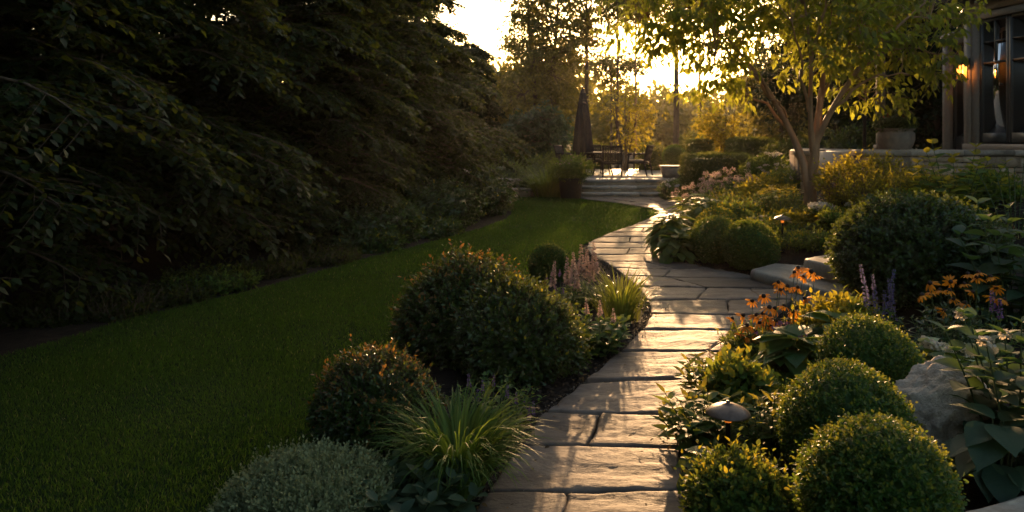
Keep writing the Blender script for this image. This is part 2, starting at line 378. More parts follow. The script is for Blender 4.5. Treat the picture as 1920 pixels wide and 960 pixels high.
def sheet(name, xs, ys, zf, mat, smooth=True):
    X, Y = np.meshgrid(xs, ys); Z = zf(X, Y)
    mb = MB(); nx = len(xs)
    i = np.arange(len(ys) - 1)[:, None] * nx; j = np.arange(nx - 1)[None]
    mb.add(np.stack([X, Y, Z], -1).reshape(-1, 3), np.stack([i + j, i + j + 1, i + nx + j + 1, i + nx + j], -1).reshape(-1, 4))
    return mb.build(name, mat, smooth=smooth)
xs = np.unique(np.concatenate([[-400, -200, -100, -50, -25], np.arange(-14, 16, .22), [20, 30, 50, 100, 200, 400]]))
ys = np.unique(np.concatenate([[-60, -30, -10], np.arange(-4, 30, .22), [35, 45, 60, 90, 150, 250, 400, 700]]))
rngg = np.random.default_rng(5)
def gz(X, Y):
    b = .02 * np.sin(X * 3.1 + Y * 1.7) * np.sin(Y * 2.3 - X) * ss(.3, 1.5, np.abs(X - pathR(Y)))
    onp = (X > lawnL(Y) - .1) & (X < pathR(Y) + .1) & (Y > 2) & (Y < 19.5)
    return np.where(onp, 0, b + ground(X, Y)) - .0
tag(sheet("ground", xs, ys, gz, M['soil']), kind='structure')
# lawn sheet
yl = np.linspace(-4, 19.15, 120); tt = np.linspace(0, 1, 24)
mb = MB()
Vl = np.stack([lawnL(yl)[:, None] * (1 - tt) + lawnR(yl)[:, None] * tt, yl[:, None] * np.ones(24), .012 + .02 * np.sin(np.pi * tt)[None] * np.ones(120)[:, None]], -1)
Vl[:, 0, 2] = .001; Vl[:, -1, 2] = .001
i = np.arange(119)[:, None] * 24; j = np.arange(23)[None]
mb.add(Vl.reshape(-1, 3), np.stack([i + j, i + j + 1, i + 25 + j, i + 24 + j], -1).reshape(-1, 4))
tag(mb.build("lawn", M['lawn'], smooth=True), kind='structure')
# lawn grass blades
rng = np.random.default_rng(11)
def lawn_pts(n, y0, y1):
    y = rng.uniform(y0, y1, n); t = rng.uniform(0, 1, n)
    a, b = lawnL(y), lawnR(y); w = b - a
    k = rng.uniform(0, 1, n) < w / 4.2
    y, t, a, b = y[k], t[k], a[k], b[k]
    return np.stack([a + (b - a) * t + rng.normal(0, .015, len(y)), y, .012 + .02 * np.sin(np.pi * t) - .004], -1)
mb = MB()
for n, y0, y1, s in ((130000, 2.4, 5, .030), (120000, 5, 8, .032), (80000, 8, 12.5, .04), (45000, 12.5, 19.1, .05)):
    P = lawn_pts(n, y0, y1); n = len(P)
    pat = np.array([mnoise.noise(Vector((p[0] * 1.3, p[1] * 1.3, 0))) for p in P])
    D = rng.normal(0, .42, (n, 3)); D[:, 2] = 1
    D[:, 0] += .3 * pat
    place(mb, FLAT, P, D, rsph(rng, n), s * rng.uniform(.6, 1.25, n) * (1 + .3 * pat), 0, .22 + .012 * y0)
go = mb.build("grass", M['lawnb']); tag(go, kind='stuff')

# ------------------------------------------------------------------ path of flagstones
def slab(mb, quad, rng, top=.045, nu=None, relief=.005, gap=.006, zb=-.02):
    q = np.array(quad, float)  # 4 corners (x,y): left-near, right-near, right-far, left-far
    c = q.mean(0)
    wid = max(np.linalg.norm(q[1] - q[0]), np.linalg.norm(q[2] - q[3])); dep = max(np.linalg.norm(q[3] - q[0]), np.linalg.norm(q[2] - q[1]))
    d = c[1]
    st = .022 if d < 5 else (.035 if d < 9 else .08)
    nu = int(np.clip(wid / st, 6, 44)); nv = int(np.clip(dep / st, 4, 30))
    u = np.linspace(0, 1, nu + 1); v = np.linspace(0, 1, nv + 1)
    gu = gap / wid; gv = gap / dep
    # ease the outermost ring close to the edge
    u = np.concatenate([[0], [.006 / wid * 1.5], u[1:-1], [1 - .009 / wid], [1]]); v = np.concatenate([[0], [.009 / dep], v[1:-1], [1 - .009 / dep], [1]])
    U, Vv = np.meshgrid(gu + (1 - 2 * gu) * u, gv + (1 - 2 * gv) * v)
    seed = rng.uniform(0, 100)
    wob = lambda t, s: np.array([mnoise.noise(Vector((x * 4.0, s, seed))) for x in t.ravel()]).reshape(t.shape)
    P = (q[0][None, None] * ((1 - U) * (1 - Vv))[..., None] + q[1] * (U * (1 - Vv))[..., None] + q[2] * (U * Vv)[..., None] + q[3] * ((1 - U) * Vv)[..., None])
    ej = .022
    P[..., 1] += ej * wob(U * wid, 1.0) * (1 - Vv) + ej * wob(U * wid, 7.0) * Vv
    P[..., 0] += ej * wob(Vv * dep, 3.0) * (1 - U) + ej * wob(Vv * dep, 9.0) * U
    # rounded corners
    cu = np.minimum(U, 1 - U) * wid; cv = np.minimum(Vv, 1 - Vv) * dep
    rr = rng.uniform(.015, .04)
    k = np.clip(1 - (cu + cv) / rr, 0, 1)
    P += (c - P) * (k * rr * .5 / np.maximum(np.linalg.norm(P - c, axis=-1), .05))[..., None]
    Z = np.empty(U.shape); sh = U.shape
    for (a, b) in np.ndindex(*sh):
        x, y = P[a, b]
        n1 = mnoise.noise(Vector((x * 2.6 + y * 1.2 + seed, y * 7.5, seed)))
        n2 = mnoise.noise(Vector((x * 11 + n1 * 3, y * 24, seed + 5)))
        t = n1 * 1.6 + .35 * n2
        stp = math.floor(t * 2.4) / 2.4
        fr = t * 2.4 - math.floor(t * 2.4)
        stp += (max(0, fr - .75) / .25) / 2.4
        Z[a, b] = .8 * stp * relief * 1.3 + relief * .55 * n2
    edge = np.minimum(cu, cv)
    Z = top + Z - .008 * np.exp(-np.maximum(edge - gap, 0) / .006)
    tilt = rng.normal(0, .004, 2)
    Z += (U - .5) * tilt[0] + (Vv - .5) * tilt[1]
    n_, m_ = sh
    V3 = np.concatenate([P, Z[..., None]], -1).reshape(-1, 3)
    ii = np.arange(n_ - 1)[:, None] * m_; jj = np.arange(m_ - 1)[None]
    Fq = np.stack([ii + jj, ii + jj + 1, ii + m_ + jj + 1, ii + m_ + jj], -1).reshape(-1, 4)
    loop = np.concatenate([np.arange(m_), np.arange(1, n_) * m_ + m_ - 1, (n_ - 1) * m_ + np.arange(m_ - 2, -1, -1), np.arange(n_ - 2, 0, -1) * m_])
    low = V3[loop].copy(); low[:, 2] = zb
    L0 = len(V3); a = loop; b = np.roll(loop, -1); la = L0 + np.arange(len(loop)); lb = np.roll(la, -1)
    sides = np.stack([a, la, lb, b], -1)
    mb.add(np.concatenate([V3, low]), np.concatenate([Fq, sides]))
rng = np.random.default_rng(21)
mb = MB()
def gd(y): return H * F / (y - HZ)
# rows: (joint row near at left, at right, far at left, at right, splits[(near frac, far frac)]) in photo rows
rows = [(1075, 1075, 992, 990, [(.55, .5)]), (992, 990, 941, 938, [(.42, .40)]),
        (938, 936, 850, 855, []), (848, 852, 786, 795, [(.42, .41)]), (783, 791, 731, 722, []), (724, 718, 671, 672, []),
        (668, 668, 630, 629, [(.82, .9)]), (627, 627, 598, 600, []), (597, 598, 572, 569, [(.62, .55)]),
        (570, 567, 545, 549, [(.33, .45), (.78, .72)]), (544, 547, 524, 531, [(.45, .3)]), (523, 530, 509, 513, [(.3, .55)]),
        (508, 512, 497, 497, [(.6, .52)]), (496, 496, 484, 483, []), (483, 482, 472, 471, [(.45, .55)]),
        (471, 470, 460, 461, []), (459, 460, 450, 449, [(.55, .48)]), (449, 448, 441, 440, []), (440, 439, 433, 432, [(.5, .42)]),
        (432, 431, 425, 425, []), (424, 424, 418, 418, [(.4, .5)]), (418, 418, 411, 412, [(.55, .6)]), (411, 411, 405, 405, [(.45, .42)]),
        (405, 405, 399, 399, [(.35, .4), (.7, .66)]), (399, 399, 394, 393, [(.45, .4), (.75, .8)]), (393, 393, 388, 387, [(.3, .35), (.62, .58)]),
        (387, 387, 382, 382, [(.25, .3), (.5, .55), (.8, .76)]), (382, 382, 377, 377, [(.3, .26), (.62, .66)]), (377, 377, 372.6, 372.6, [(.22, .25), (.5, .46), (.75, .78)])]
for (nl, nr, fl, fr_, sp) in rows:
    fr = [(0, 0)] + sp + [(1, 1)]
    dn = lambda t: gd(nl + (nr - nl) * t); df = lambda t: gd(fl + (fr_ - fl) * t)
    for (a0, a1), (b0, b1) in zip(fr[:-1], fr[1:]):
        def pt(t, dd): d = dd(t); return (pathL(d) + (pathR(d) - pathL(d)) * t, d)
        if max(a0, a1) >= min(b0, b1): continue
        slab(mb, [pt(a0, dn), pt(b0, dn), pt(b1, df), pt(a1, df)], rng)
tag(mb.build("path", M['flag'], smooth=False), kind='structure')

# mulch chips and joint gravel
rng = np.random.default_rng(31)
mb = MB(); n = 16000
y = 2.3 + 9 * rng.uniform(0, 1, n) ** 1.5; side = rng.uniform(0, 1, n) < .4
off = np.abs(rng.normal(0, .35, n)) + .01
x = np.where(side, pathL(y) - off, pathR(y) + off * 1.4)
kp = ~(side & (x < lawnR(y))); x, y = x[kp], y[kp]; n = len(x)
place(mb, CHIP, np.stack([x, y, ground(x, y) + rng.uniform(.0, .02, n)], -1), rsph(rng, n) * np.array([1, 1, .35]), rng.normal(0, .35, (n, 3)) + np.array([0, 0, 1]), rng.uniform(.012, .04, n))
tag(mb.build("mulch", M['chip']), kind='stuff')
mb = MB(); n = 22000
y = 2.3 + 8 * rng.uniform(0, 1, n) ** 1.4; t = rng.uniform(-.06, 1.05, n)
x = pathL(y) + (pathR(y) - pathL(y)) * t; s_ = rng.uniform(.005, .014, n)
pp = np.stack([x, y, .008 + rng.uniform(0, .024, n)], -1)
for k in range(2):
    place(mb, CHIP, pp, rsph(rng, n), rsph(rng, n), s_)
tag(mb.build("gravel", M['gravel']), kind='stuff')

# dropped leaves and crumbs along the path edges
mb = MB(); n = 520
y = 2.4 + 10 * rng.uniform(0, 1, n) ** 1.3; e = np.abs(rng.normal(0, .16, n)) * rng.uniform(0, 1, n); sd_ = rng.uniform(0, 1, n) < .5
x = np.where(sd_, pathL(y) + e - .05, pathR(y) - e + .05)
place(mb, OVAL, np.stack([x, y, .052 + rng.uniform(0, .006, n)], -1), rsph(rng, n) * np.array([1, 1, .2]), rng.normal(0, .25, (n, 3)) + np.array([0, 0, 1]), rng.uniform(.012, .034, n))
M['litter'] = leafmat('dry_leaf', (.05, .03, .015), (.22, .13, .045), (.2, .1, .02), .7, .2, .2)
tag(mb.build("leaf_litter", M['litter']), kind='stuff')

# ------------------------------------------------------------------ plant builders
GOLD = 2.399963
def twigs_leaves(mb, P, TW, TL, per, T, ls, rng, mi=0, tipmi=None, tipn=2, spread=.9, tipmask=None, wid=1., uv=False, bias=0.0):
    """per leaves in a spiral round each twig"""
    n = len(P); ref = np.cross(TW, rng.normal(size=(n, 3))); A = nrm(ref); B = np.cross(TW, A)
    for k in range(per):
        f = (k + .4) / per
        a = GOLD * k + rng.uniform(0, .7, n)
        rad = np.cos(a)[:, None] * A + np.sin(a)[:, None] * B
        op = spread * (1 - .55 * f)
        D = TW * (1 - .4 * op) + rad * op + rng.normal(0, .15, (n, 3)); D[:, 2] += bias
        Nn = TW + .25 * rng.normal(size=(n, 3)) - rad * .15
        pos = P + TW * (TL * f)[:, None]
        s = ls * rng.uniform(.7, 1.2, n) * (1.05 - .35 * f)
        if tipmi is not None and k >= per - tipn:
            mk = tipmask if tipmask is not None else np.ones(n, bool)
            place(mb, T, pos[mk], D[mk], Nn[mk], s[mk], tipmi, wid, uv); place(mb, T, pos[~mk], D[~mk], Nn[~mk], s[~mk], mi, wid, uv)
        else: place(mb, T, pos, D, Nn, s, mi, wid, uv)

def shrub_mesh(mb, r3, rng, ntw, per, T, ls, tl, amp=.18, lk=7, nl=16, mi=0, tipmi=None, tipfrac=1.0, updir=.45, core=.74, zc=None, inner=.8, spread=.9, shoots=0, wid=1., uv=False, twig_mi=None, tipn=2):
    lf = lumps(rng, nl, amp, lk); r3 = np.array(r3, float)
    zc = r3[2] * .82 if zc is None else zc
    c = np.array([0, 0, zc])
    d = rsph(rng, int(ntw * 1.5)); d = d[d[:, 2] > -.72][:ntw]; n = len(d)
    rr = lf(d) * (inner + (1 - inner) * rng.uniform(0, 1, n) ** .5)
    P = c + d * r3 * rr[:, None]; P[:, 2] = np.maximum(P[:, 2], .015)
    TW = nrm(nrm(d / r3) + np.array([0, 0, updir]) + rng.normal(0, .28, (n, 3)))
    TL = tl * rng.uniform(.6, 1.3, n)
    if shoots:
        k = (rng.uniform(0, 1, n) < shoots) & (d[:, 2] > .1); TL[k] *= 2.0
    tm = (rng.uniform(0, 1, n) < tipfrac * np.clip(.35 + .9 * d[:, 2], 0, 1))
    twigs_leaves(mb, P - TW * (TL * .4)[:, None], TW, TL, per, T, ls, rng, mi, tipmi, tipn, spread, tm, wid, uv)
    if twig_mi is not None: segs(mb, P - TW * TL[:, None] * .9, P + TW * TL[:, None] * .5, .0028, .0015, 3, twig_mi)
    if core: sphere_core(mb, c, r3, lf, mi, 24, 14, core, rng)
    return lf, c

def G(xc, yt, w, d):
    """base point, height and half-width of something that spans w px, reaches row yt, and stands d metres off"""
    b = at(xc, d); h = ztop(yt, d) - b[2]
    return b, h, w / F * d / 2

def boxball(label, xc, yc, rpx, d, seed, group='clipped boxwood balls', tip='boxtip', ntw=2600, name='boxwood_ball', tipfrac=1.0):
    rng = np.random.default_rng(seed)
    b = at(xc, d); r = rpx / F * d; zc = ztop(yc, d)
    if zc - b[2] < r * .75: zc = b[2] + r * .75
    mb = MB()
    ls = .021 if d < 6 else .028
    shrub_mesh(mb, (r * .94, r * .94, r * .94), rng, ntw, 6, SMALL if d > 5 else OVAL, ls, .045, .075, 8, 22, 0, 1, tipfrac * .75, .3, .85, zc - b[2], .87, 1.0, .07)
    mb.v = [v + b for v in mb.v]
    return tag(mb.build(name, [M['box'], M[tip]], loc=b), label, 'shrub', group)

def shrub(name, label, xc, yt, w, d, seed, mats, T=SMALL, ls=.03, ntw=1500, per=7, tl=.08, amp=.2, depth=None, cat='shrub', group=None, tipfrac=1.0, updir=.45, core=.74, shoots=.06, b=None, h=None, rx=None, lk=7, wid=1., spread=.9, tipn=2):
    rng = np.random.default_rng(seed)
    if b is None: b, h, rx = G(xc, yt, w, d)
    ry = rx if depth is None else depth
    rz = h / 1.82 / 1.06
    mb = MB()
    shrub_mesh(mb, (rx * .93, ry * .93, rz), rng, ntw, per, T, ls, tl, amp, lk, 18, 0, 1 if len(mats) > 2 else None, tipfrac, updir, core, None, .78, spread, shoots, wid, False, len(mats) - 1, tipn)
    mb.v = [v + b for v in mb.v]
    o = mb.build(name, [M[m] for m in mats], loc=b)
    return tag(o, label, cat, group)

def blades_mesh(mb, rng, n, length, r0, bend=1.0, width=.008, seg=7, mi=0, up=(.35, 1.0), wl=None):
    az = rng.uniform(0, 2 * np.pi, n); L = length * rng.uniform(.55, 1.1, n)
    th0 = rng.uniform(.05, .45, n)      # start lean from vertical
    th1 = th0 + bend * rng.uniform(.6, 1.5, n)
    P = np.stack([np.cos(az) * r0 * rng.uniform(0, 1, n), np.sin(az) * r0 * rng.uniform(0, 1, n), np.zeros(n)], -1)
    out = np.stack([np.cos(az), np.sin(az), np.zeros(n)], -1); side = np.stack([-np.sin(az), np.cos(az), np.zeros(n)], -1)
    side = nrm(side + .25 * rng.normal(size=(n, 3)))
    V = []
    twist = rng.normal(0, .25, n)
    for k in range(seg + 1):
        f = k / seg
        w = width * rng.uniform(.95, 1.05) * (1 - f ** 2.2) * (.55 + .9 * min(f * 2, 1) * .5) + .0004
        V.append(P + side * w * .5); V.append(P - side * w * .5)
        th = th0 + (th1 - th0) * f ** 1.7
        P = P + (out * np.sin(th)[:, None] + np.array([0, 0, 1]) * np.cos(th)[:, None] + side * (twist * f)[:, None] * .4) * (L / seg)[:, None]
    V = np.stack(V, 1); V[..., 2] = np.maximum(V[..., 2], .01)
    k = np.arange(seg) * 2; Fq = np.stack([k, k + 1, k + 3, k + 2], -1)
    mb.add(V.reshape(-1, 3), (Fq[None] + (np.arange(n) * (2 * seg + 2))[:, None, None]).reshape(-1, 4), mi)
def grass_clump(name, label, xc, d, h, rpx, seed, mat, n=420, bend=1.3, width=.009, cat='ornamental grass', group=None, length=None):
    rng = np.random.default_rng(seed); b = at(xc, d); mb = MB()
    L = length or h * 1.25
    blades_mesh(mb, rng, n, L, rpx / F * d * .3, bend, width)
    mb.v = [v + b for v in mb.v]
    return tag(mb.build(name, M[mat], loc=b, smooth=True), label, cat, group)

def rosette_mesh(mb, rng, n, rad, h, ls, T=BROAD, mi=0, smi=1, wid=1., uv=True):
    """broad leaves on arching stalks from one crown"""
    az = GOLD * np.arange(n) + rng.normal(0, .3, n); f = np.sqrt((np.arange(n) + .5) / n) * rng.uniform(.85, 1.1, n)
    out = np.stack([np.cos(az), np.sin(az), np.zeros(n)], -1); up = np.array([0, 0, 1.])
    E = out * (f * rad * .62)[:, None] + up * (h * (1.02 - .62 * f ** 1.6) * rng.uniform(.85, 1.05, n))[:, None]
    A = out * .02
    mid = (A + E) / 2 + up * (.08 * h)
    segs(mb, A, mid, .005, .004, 4, smi); segs(mb, mid, E, .004, .0025, 4, smi)
    D = out + up * (.55 - 1.15 * f)[:, None] + rng.normal(0, .15, (n, 3))
    Nn = up + out * (.35 * f)[:, None] + rng.normal(0, .15, (n, 3))
    place(mb, T, E, D, Nn, ls * rng.uniform(.75, 1.15, n), mi, wid, uv)
def rosette(name, label, xc, yt, w, d, seed, mat, n=40, ls=.16, T=BROAD, wid=1., cat='plant', group=None, crowns=1):
    rng = np.random.default_rng(seed); b, h, rx = G(xc, yt, w, d); mb = MB()
    for k in range(crowns):
        m2 = MB(); rosette_mesh(m2, rng, n, rx if crowns == 1 else rx * .7, h * rng.uniform(.85, 1), ls, T, 0, 1, wid)
        o = np.zeros(3) if crowns == 1 else np.array([rng.uniform(-.5, .5) * rx, rng.uniform(-.5, .5) * rx, 0])
        for V, (Fc, mi), u in zip(m2.v, m2.f, m2.uv): mb.v.append(V + o + b); mb.f.append((Fc + mb.n, mi)); mb.uv.append(u)
        mb.n += m2.n
    mb.has_uv = True
    return tag(mb.build(name, [M[mat], M['stem']], loc=b, smooth=True), label, cat, group)

def stems_mesh(mb, rng, n, rx, h, ls, T=LANCE, mi=0, smi=1, pairs=8, lean=.35, wid=1., droop=-.1, tipmi=None, hv=.3, ry=None, uv=False):
    """upright leafy stems with leaves in pairs; returns the stem tips"""
    tips = []
    ry = ry or rx
    for k in range(n):
        a = GOLD * k + rng.uniform(0, .5); f = math.sqrt((k + .5) / n)
        bx = np.array([math.cos(a) * f * rx * .55, math.sin(a) * f * ry * .55, 0])
        L = h * (1 - hv * f * f) * rng.uniform(.82, 1.04)
        dirv = np.array([math.cos(a) * f * lean + rng.normal(0, .06), math.sin(a) * f * lean + rng.normal(0, .06), 1.0])
        m = pairs + 1; t = np.linspace(0, 1, m)
        C = bx + np.outer(t, dirv) * L + np.outer(t ** 2, np.array([math.cos(a), math.sin(a), -.3]) * f * lean * L * .35)
        tube(mb, C, np.linspace(.0045, .0018, m) * (1 + h), 4, smi)
        tips.append((C[-1], nrm(C[-1] - C[-2])))
        a2 = rng.uniform(0, 6)
        for s in range(2):
            ph = a2 + np.arange(1, m) * 1.57 + s * np.pi
            rad = np.stack([np.cos(ph), np.sin(ph), np.full(m - 1, .35 + droop)], -1) + rng.normal(0, .12, (m - 1, 3))
            rad[:, 2] += .6 * t[1:] ** 3
            sz = ls * (.65 + .6 * np.sin(np.pi * np.clip(t[1:] * .85 + .12, 0, 1))) * rng.uniform(.8, 1.15, m - 1)
            nn = np.array([0, 0, 1.]) + rng.normal(0, .2, (m - 1, 3))
            q = -max(1, (m - 1) // 4)
            if tipmi is None: place(mb, T, C[1:], rad, nn, sz, mi, wid, uv)
            else:
                place(mb, T, C[1:][:q], rad[:q], nn[:q], sz[:q], mi, wid, uv); place(mb, T, C[1:][q:], rad[q:], nn[q:], sz[q:], tipmi, wid, uv)
    return tips
def leafy(name, label, xc, yt, w, d, seed, mats, n=22, ls=.09, pairs=8, T=LANCE, lean=.35, wid=1., cat='plant', group=None, droop=-.1, hv=.3, uv=False, b=None, h=None, rx=None):
    rng = np.random.default_rng(seed)
    if b is None: b, h, rx = G(xc, yt, w, d)
    mb = MB(); tips = stems_mesh(mb, rng, n, rx, h, ls, T, 0, len(mats) - 1, pairs, lean, wid, droop, 1 if len(mats) > 2 else None, hv, None, uv)
    mb.v = [v + b for v in mb.v]
    o = tag(mb.build(name, [M[m] for m in mats], loc=b), label, cat, group)
    return o, tips, b

# flower meshes (shared data)
def mesh_of(mb, name, mats, smooth=False):
    o = mb.build(name, mats, smooth=smooth); me = o.data; bpy.data.objects.remove(o); return me
def daisy_mesh(rng, r=.032):
    mb = MB(); n = 12; a = np.arange(n) * 2 * np.pi / n + rng.normal(0, .08, n)
    out = np.stack([np.cos(a), np.sin(a), rng.uniform(-.55, -.1, n)], -1)
    place(mb, PETAL, out * np.array([.008, .008, 0]), out, np.array([0, 0, 1.]) + .2 * rng.normal(size=(n, 3)), r * rng.uniform(.85, 1.12, n), 0, 1.15)
    return mesh_of(mb, 'petals', [M['fl_orange']])
def cone_mesh():
    mb = MB(); lathe(mb, [(0.0, -.003), (.009, -.002), (.0105, .005), (.0085, .011), (.004, .0145), (0, .0155)], 10); return mesh_of(mb, 'flower_center', [M['cone']], True)
def spike_mesh(rng, L, r, mat, n=90, fs=.012, taper=.75, stem=.25):
    mb = MB(); t = rng.uniform(0, 1, n) ** .9
    a = rng.uniform(0, 6.28, n); rr = r * (1 - taper * t)
    out = np.stack([np.cos(a), np.sin(a), rng.uniform(-.2, .6, n)], -1)
    P = np.stack([np.cos(a) * rr * .3, np.sin(a) * rr * .3, t * L], -1)
    s = np.maximum(rr, fs * .6)
    place(mb, OVAL, P, out, rsph(rng, n), s * rng.uniform(.8, 1.2, n), 0, 1.25)
    tube(mb, [(0, 0, -stem), (.006, -.004, -stem * .5), (0, 0, 0), (0, 0, L)], [.0028, .0024, .002, .001], 4, 1)
    return mesh_of(mb, 'flower_spike', [M[mat], M['stem']])
def head_mesh(rng, r, mat, n=80, fs=.012, flat=.6):
    mb = MB(); d = rsph(rng, n); d[:, 2] = np.abs(d[:, 2])
    place(mb, FLAT, d * np.array([r, r, r * flat]) * rng.uniform(.7, 1, (n, 1)), rsph(rng, n) + d * .3, d + .4 * rng.normal(size=(n, 3)), fs * rng.uniform(.8, 1.2, n), 0, 1.6)
    return mesh_of(mb, 'flower_head', [M[mat]])
_fr = np.random.default_rng(77)
DAISY = [daisy_mesh(_fr) for _ in range(4)]; CONE = cone_mesh()
def child(name, me, parent, loc, rot=(0, 0, 0), s=1.0):
    o = bpy.data.objects.new(name, me); COL.objects.link(o); o.parent = parent; o.location = loc; o.rotation_euler = rot; o.scale = (s, s, s); return o
def tilt_to(v):
    return Vector(v).to_track_quat('Z', 'Y').to_euler()

def coneflowers(label, pts, foli, d, seed, mats, group='orange coneflower plants'):
    """pts: flower places in photo px; foliage: (xc, ytop, w)"""
    rng = np.random.default_rng(seed)
    xc, yt, w = foli; b, h, rx = G(xc, yt, w, d)
    mb = MB(); stems_mesh(mb, rng, 44, rx, h, .075, LANCE, 0, 1, 8, .3, 1.3, 0)
    heads = []
    for (x, y) in pts:
        dd = d + rng.uniform(-.14, .14)
        p = np.array([(x - 960) / F * dd, dd, ztop(y, dd)]) - b
        ba = np.array([p[0] * .75, p[1] * .6, h * .3])
        mid = (ba + p) / 2 + np.array([rng.normal(0, .01), rng.normal(0, .01), .0])
        tube(mb, [ba, mid, p], [.003, .0024, .002], 4, 1)
        for q in range(3):
            f = rng.uniform(.25, .8); place(mb, LANCE, [ba + (p - ba) * f], [rng.normal(0, 1, 3) + np.array([0, 0, .4])], [[0, 0, 1]], .05, 0, 1.2)
        heads.append(p)
    mb.v = [v + b for v in mb.v]
    o = tag(mb.build('coneflower_plant', [M[m] for m in mats], loc=b), label, 'flowering plant', group)
    for i, p in enumerate(heads):
        rot = (rng.normal(0, .4) + .15, rng.normal(0, .4), rng.uniform(0, 6)); s = rng.uniform(1.2, 1.65) * d / 5.2
        f = child('flower', DAISY[i % 4], o, p, rot, s)
        child('flower_center', CONE, f, (0, 0, 0))
    return o

def add_spikes(o, b, pts, d, seed, L, r, mat, n=90, base_h=.1, fs=.012, taper=.75):
    rng = np.random.default_rng(seed); ms = [spike_mesh(rng, L, r, mat, n, fs, taper, base_h + .12) for _ in range(2)]
    for i, (x, y) in enumerate(pts):
        dd = d + rng.uniform(-.1, .1)
        top = np.array([(x - 960) / F * dd, dd, ztop(y, dd)]) - b
        s = rng.uniform(.85, 1.1); p = top - np.array([0, 0, L * s])
        child('flower_spike', ms[i % 2], o, p, (rng.normal(0, .07), rng.normal(0, .07), rng.uniform(0, 6)), s)
def add_heads(o, pts, seed, r, mat, n=80, fs=.012, flat=.6):
    rng = np.random.default_rng(seed); ms = [head_mesh(rng, r, mat, n, fs, flat) for _ in range(2)]
    for i, p in enumerate(pts):
        child('flower_head', ms[i % 2], o, p, (rng.normal(0, .3), rng.normal(0, .3), rng.uniform(0, 6)), rng.uniform(.8, 1.15))

# ------------------------------------------------------------------ trees
def curve(a, b, up, n=8, rng=None, j=.0):
    t = np.linspace(0, 1, n)[:, None]; a = np.array(a); b = np.array(b)
    P = a * (1 - t) + b * t; P = P + np.array([0, 0, 1.]) * (up * np.sin(np.pi * t))
    if rng is not None and j: P[1:-1] += rng.normal(0, j, (n - 2, 3))
    return P
def spray_tree(label, base, height, prof, seed, nlimb=110, ntw=22, per=11, ls=.085, mat='horn', zmin=.35, trunk_r=.16, name='hornbeam_tree', group='hornbeam trees along the lawn', droop=.12, face=None):
    """layered branches, drooping at the ends; prof(z/height) is the crown radius"""
    rng = np.random.default_rng(seed); base = np.array(base, float)
    t = thing(name, label, 'tree', base, 0, group)
    tm = MB(); tube(tm, [(0, 0, -.05), (.03, .02, height * .3), (-.03, .03, height * .65), (0, 0, height * .97)], [trunk_r * 1.15, trunk_r * .9, trunk_r * .5, .02], 8)
    cm = MB()
    for i in range(nlimb):
        f = rng.uniform(0, 1) ** 1.45
        z0 = zmin + (height - zmin) * f * .97
        az = GOLD * i + rng.uniform(-.3, .3)
        if face is not None and math.cos(az - face) < -.25: az += math.pi
        Lr = prof(z0 / height) * rng.uniform(.68, 1.08)
        if Lr < .15: continue
        o = np.array([math.cos(az), math.sin(az), 0]); sd = np.array([-math.sin(az), math.cos(az), 0])
        rise = Lr * rng.uniform(.15, .4)
        m = 10; tt = np.linspace(0, 1, m)
        C = np.outer(tt * Lr, o) + np.outer(np.sin(tt * 2.2) * rise * .8 - tt ** 3 * droop * Lr, [0, 0, 1]) + np.array([0, 0, z0]) + np.outer(tt ** 2 * rng.normal(0, .12) * Lr, sd)
        tube(tm, C, np.linspace(.012 + .012 * Lr, .004, m), 4)
        k = np.linspace(.22, 1.0, ntw) + rng.normal(0, .02, ntw); k = np.clip(k, 0.05, 1)
        P0 = np.stack([np.interp(k, tt, C[:, q]) for q in range(3)], -1)
        tan = nrm(np.gradient(C, axis=0)); Tg = nrm(np.stack([np.interp(k, tt, tan[:, q]) for q in range(3)], -1))
        sg = np.where(np.arange(ntw) % 2 == 0, 1., -1.)
        TW = nrm(Tg * rng.uniform(.4, .9, (ntw, 1)) + sg[:, None] * sd * rng.uniform(.5, 1, (ntw, 1)) + np.stack([np.zeros(ntw), np.zeros(ntw), rng.normal(-.05, .1, ntw)], -1))
        TL = (.28 + .22 * Lr) * (1 - .6 * np.abs(k - .45)) * rng.uniform(.6, 1.2, ntw)
        segs(tm, P0, P0 + TW * TL[:, None] - np.array([0, 0, .05]), .004, .0018, 3)
        for q in range(per):
            g = (q + .6) / per
            s2 = 1. if q % 2 else -1.
            pos = P0 + TW * (TL * g)[:, None] - np.array([0, 0, .06]) * (g ** 2) + rng.normal(0, .012, (ntw, 3))
            side = nrm(np.cross(TW, np.array([0, 0, 1.]))) * s2
            D = TW * .6 + side * .75 + np.array([0, 0, -.18]) + rng.normal(0, .18, (ntw, 3))
            place(cm, HORN, pos, D, np.array([0, 0, 1.]) + rng.normal(0, .3, (ntw, 3)), ls * rng.uniform(.7, 1.2, ntw), 0)
    tm.build('trunk', M['bark'], parent=t, smooth=True); cm.build('crown', M[mat], parent=t)
    return t

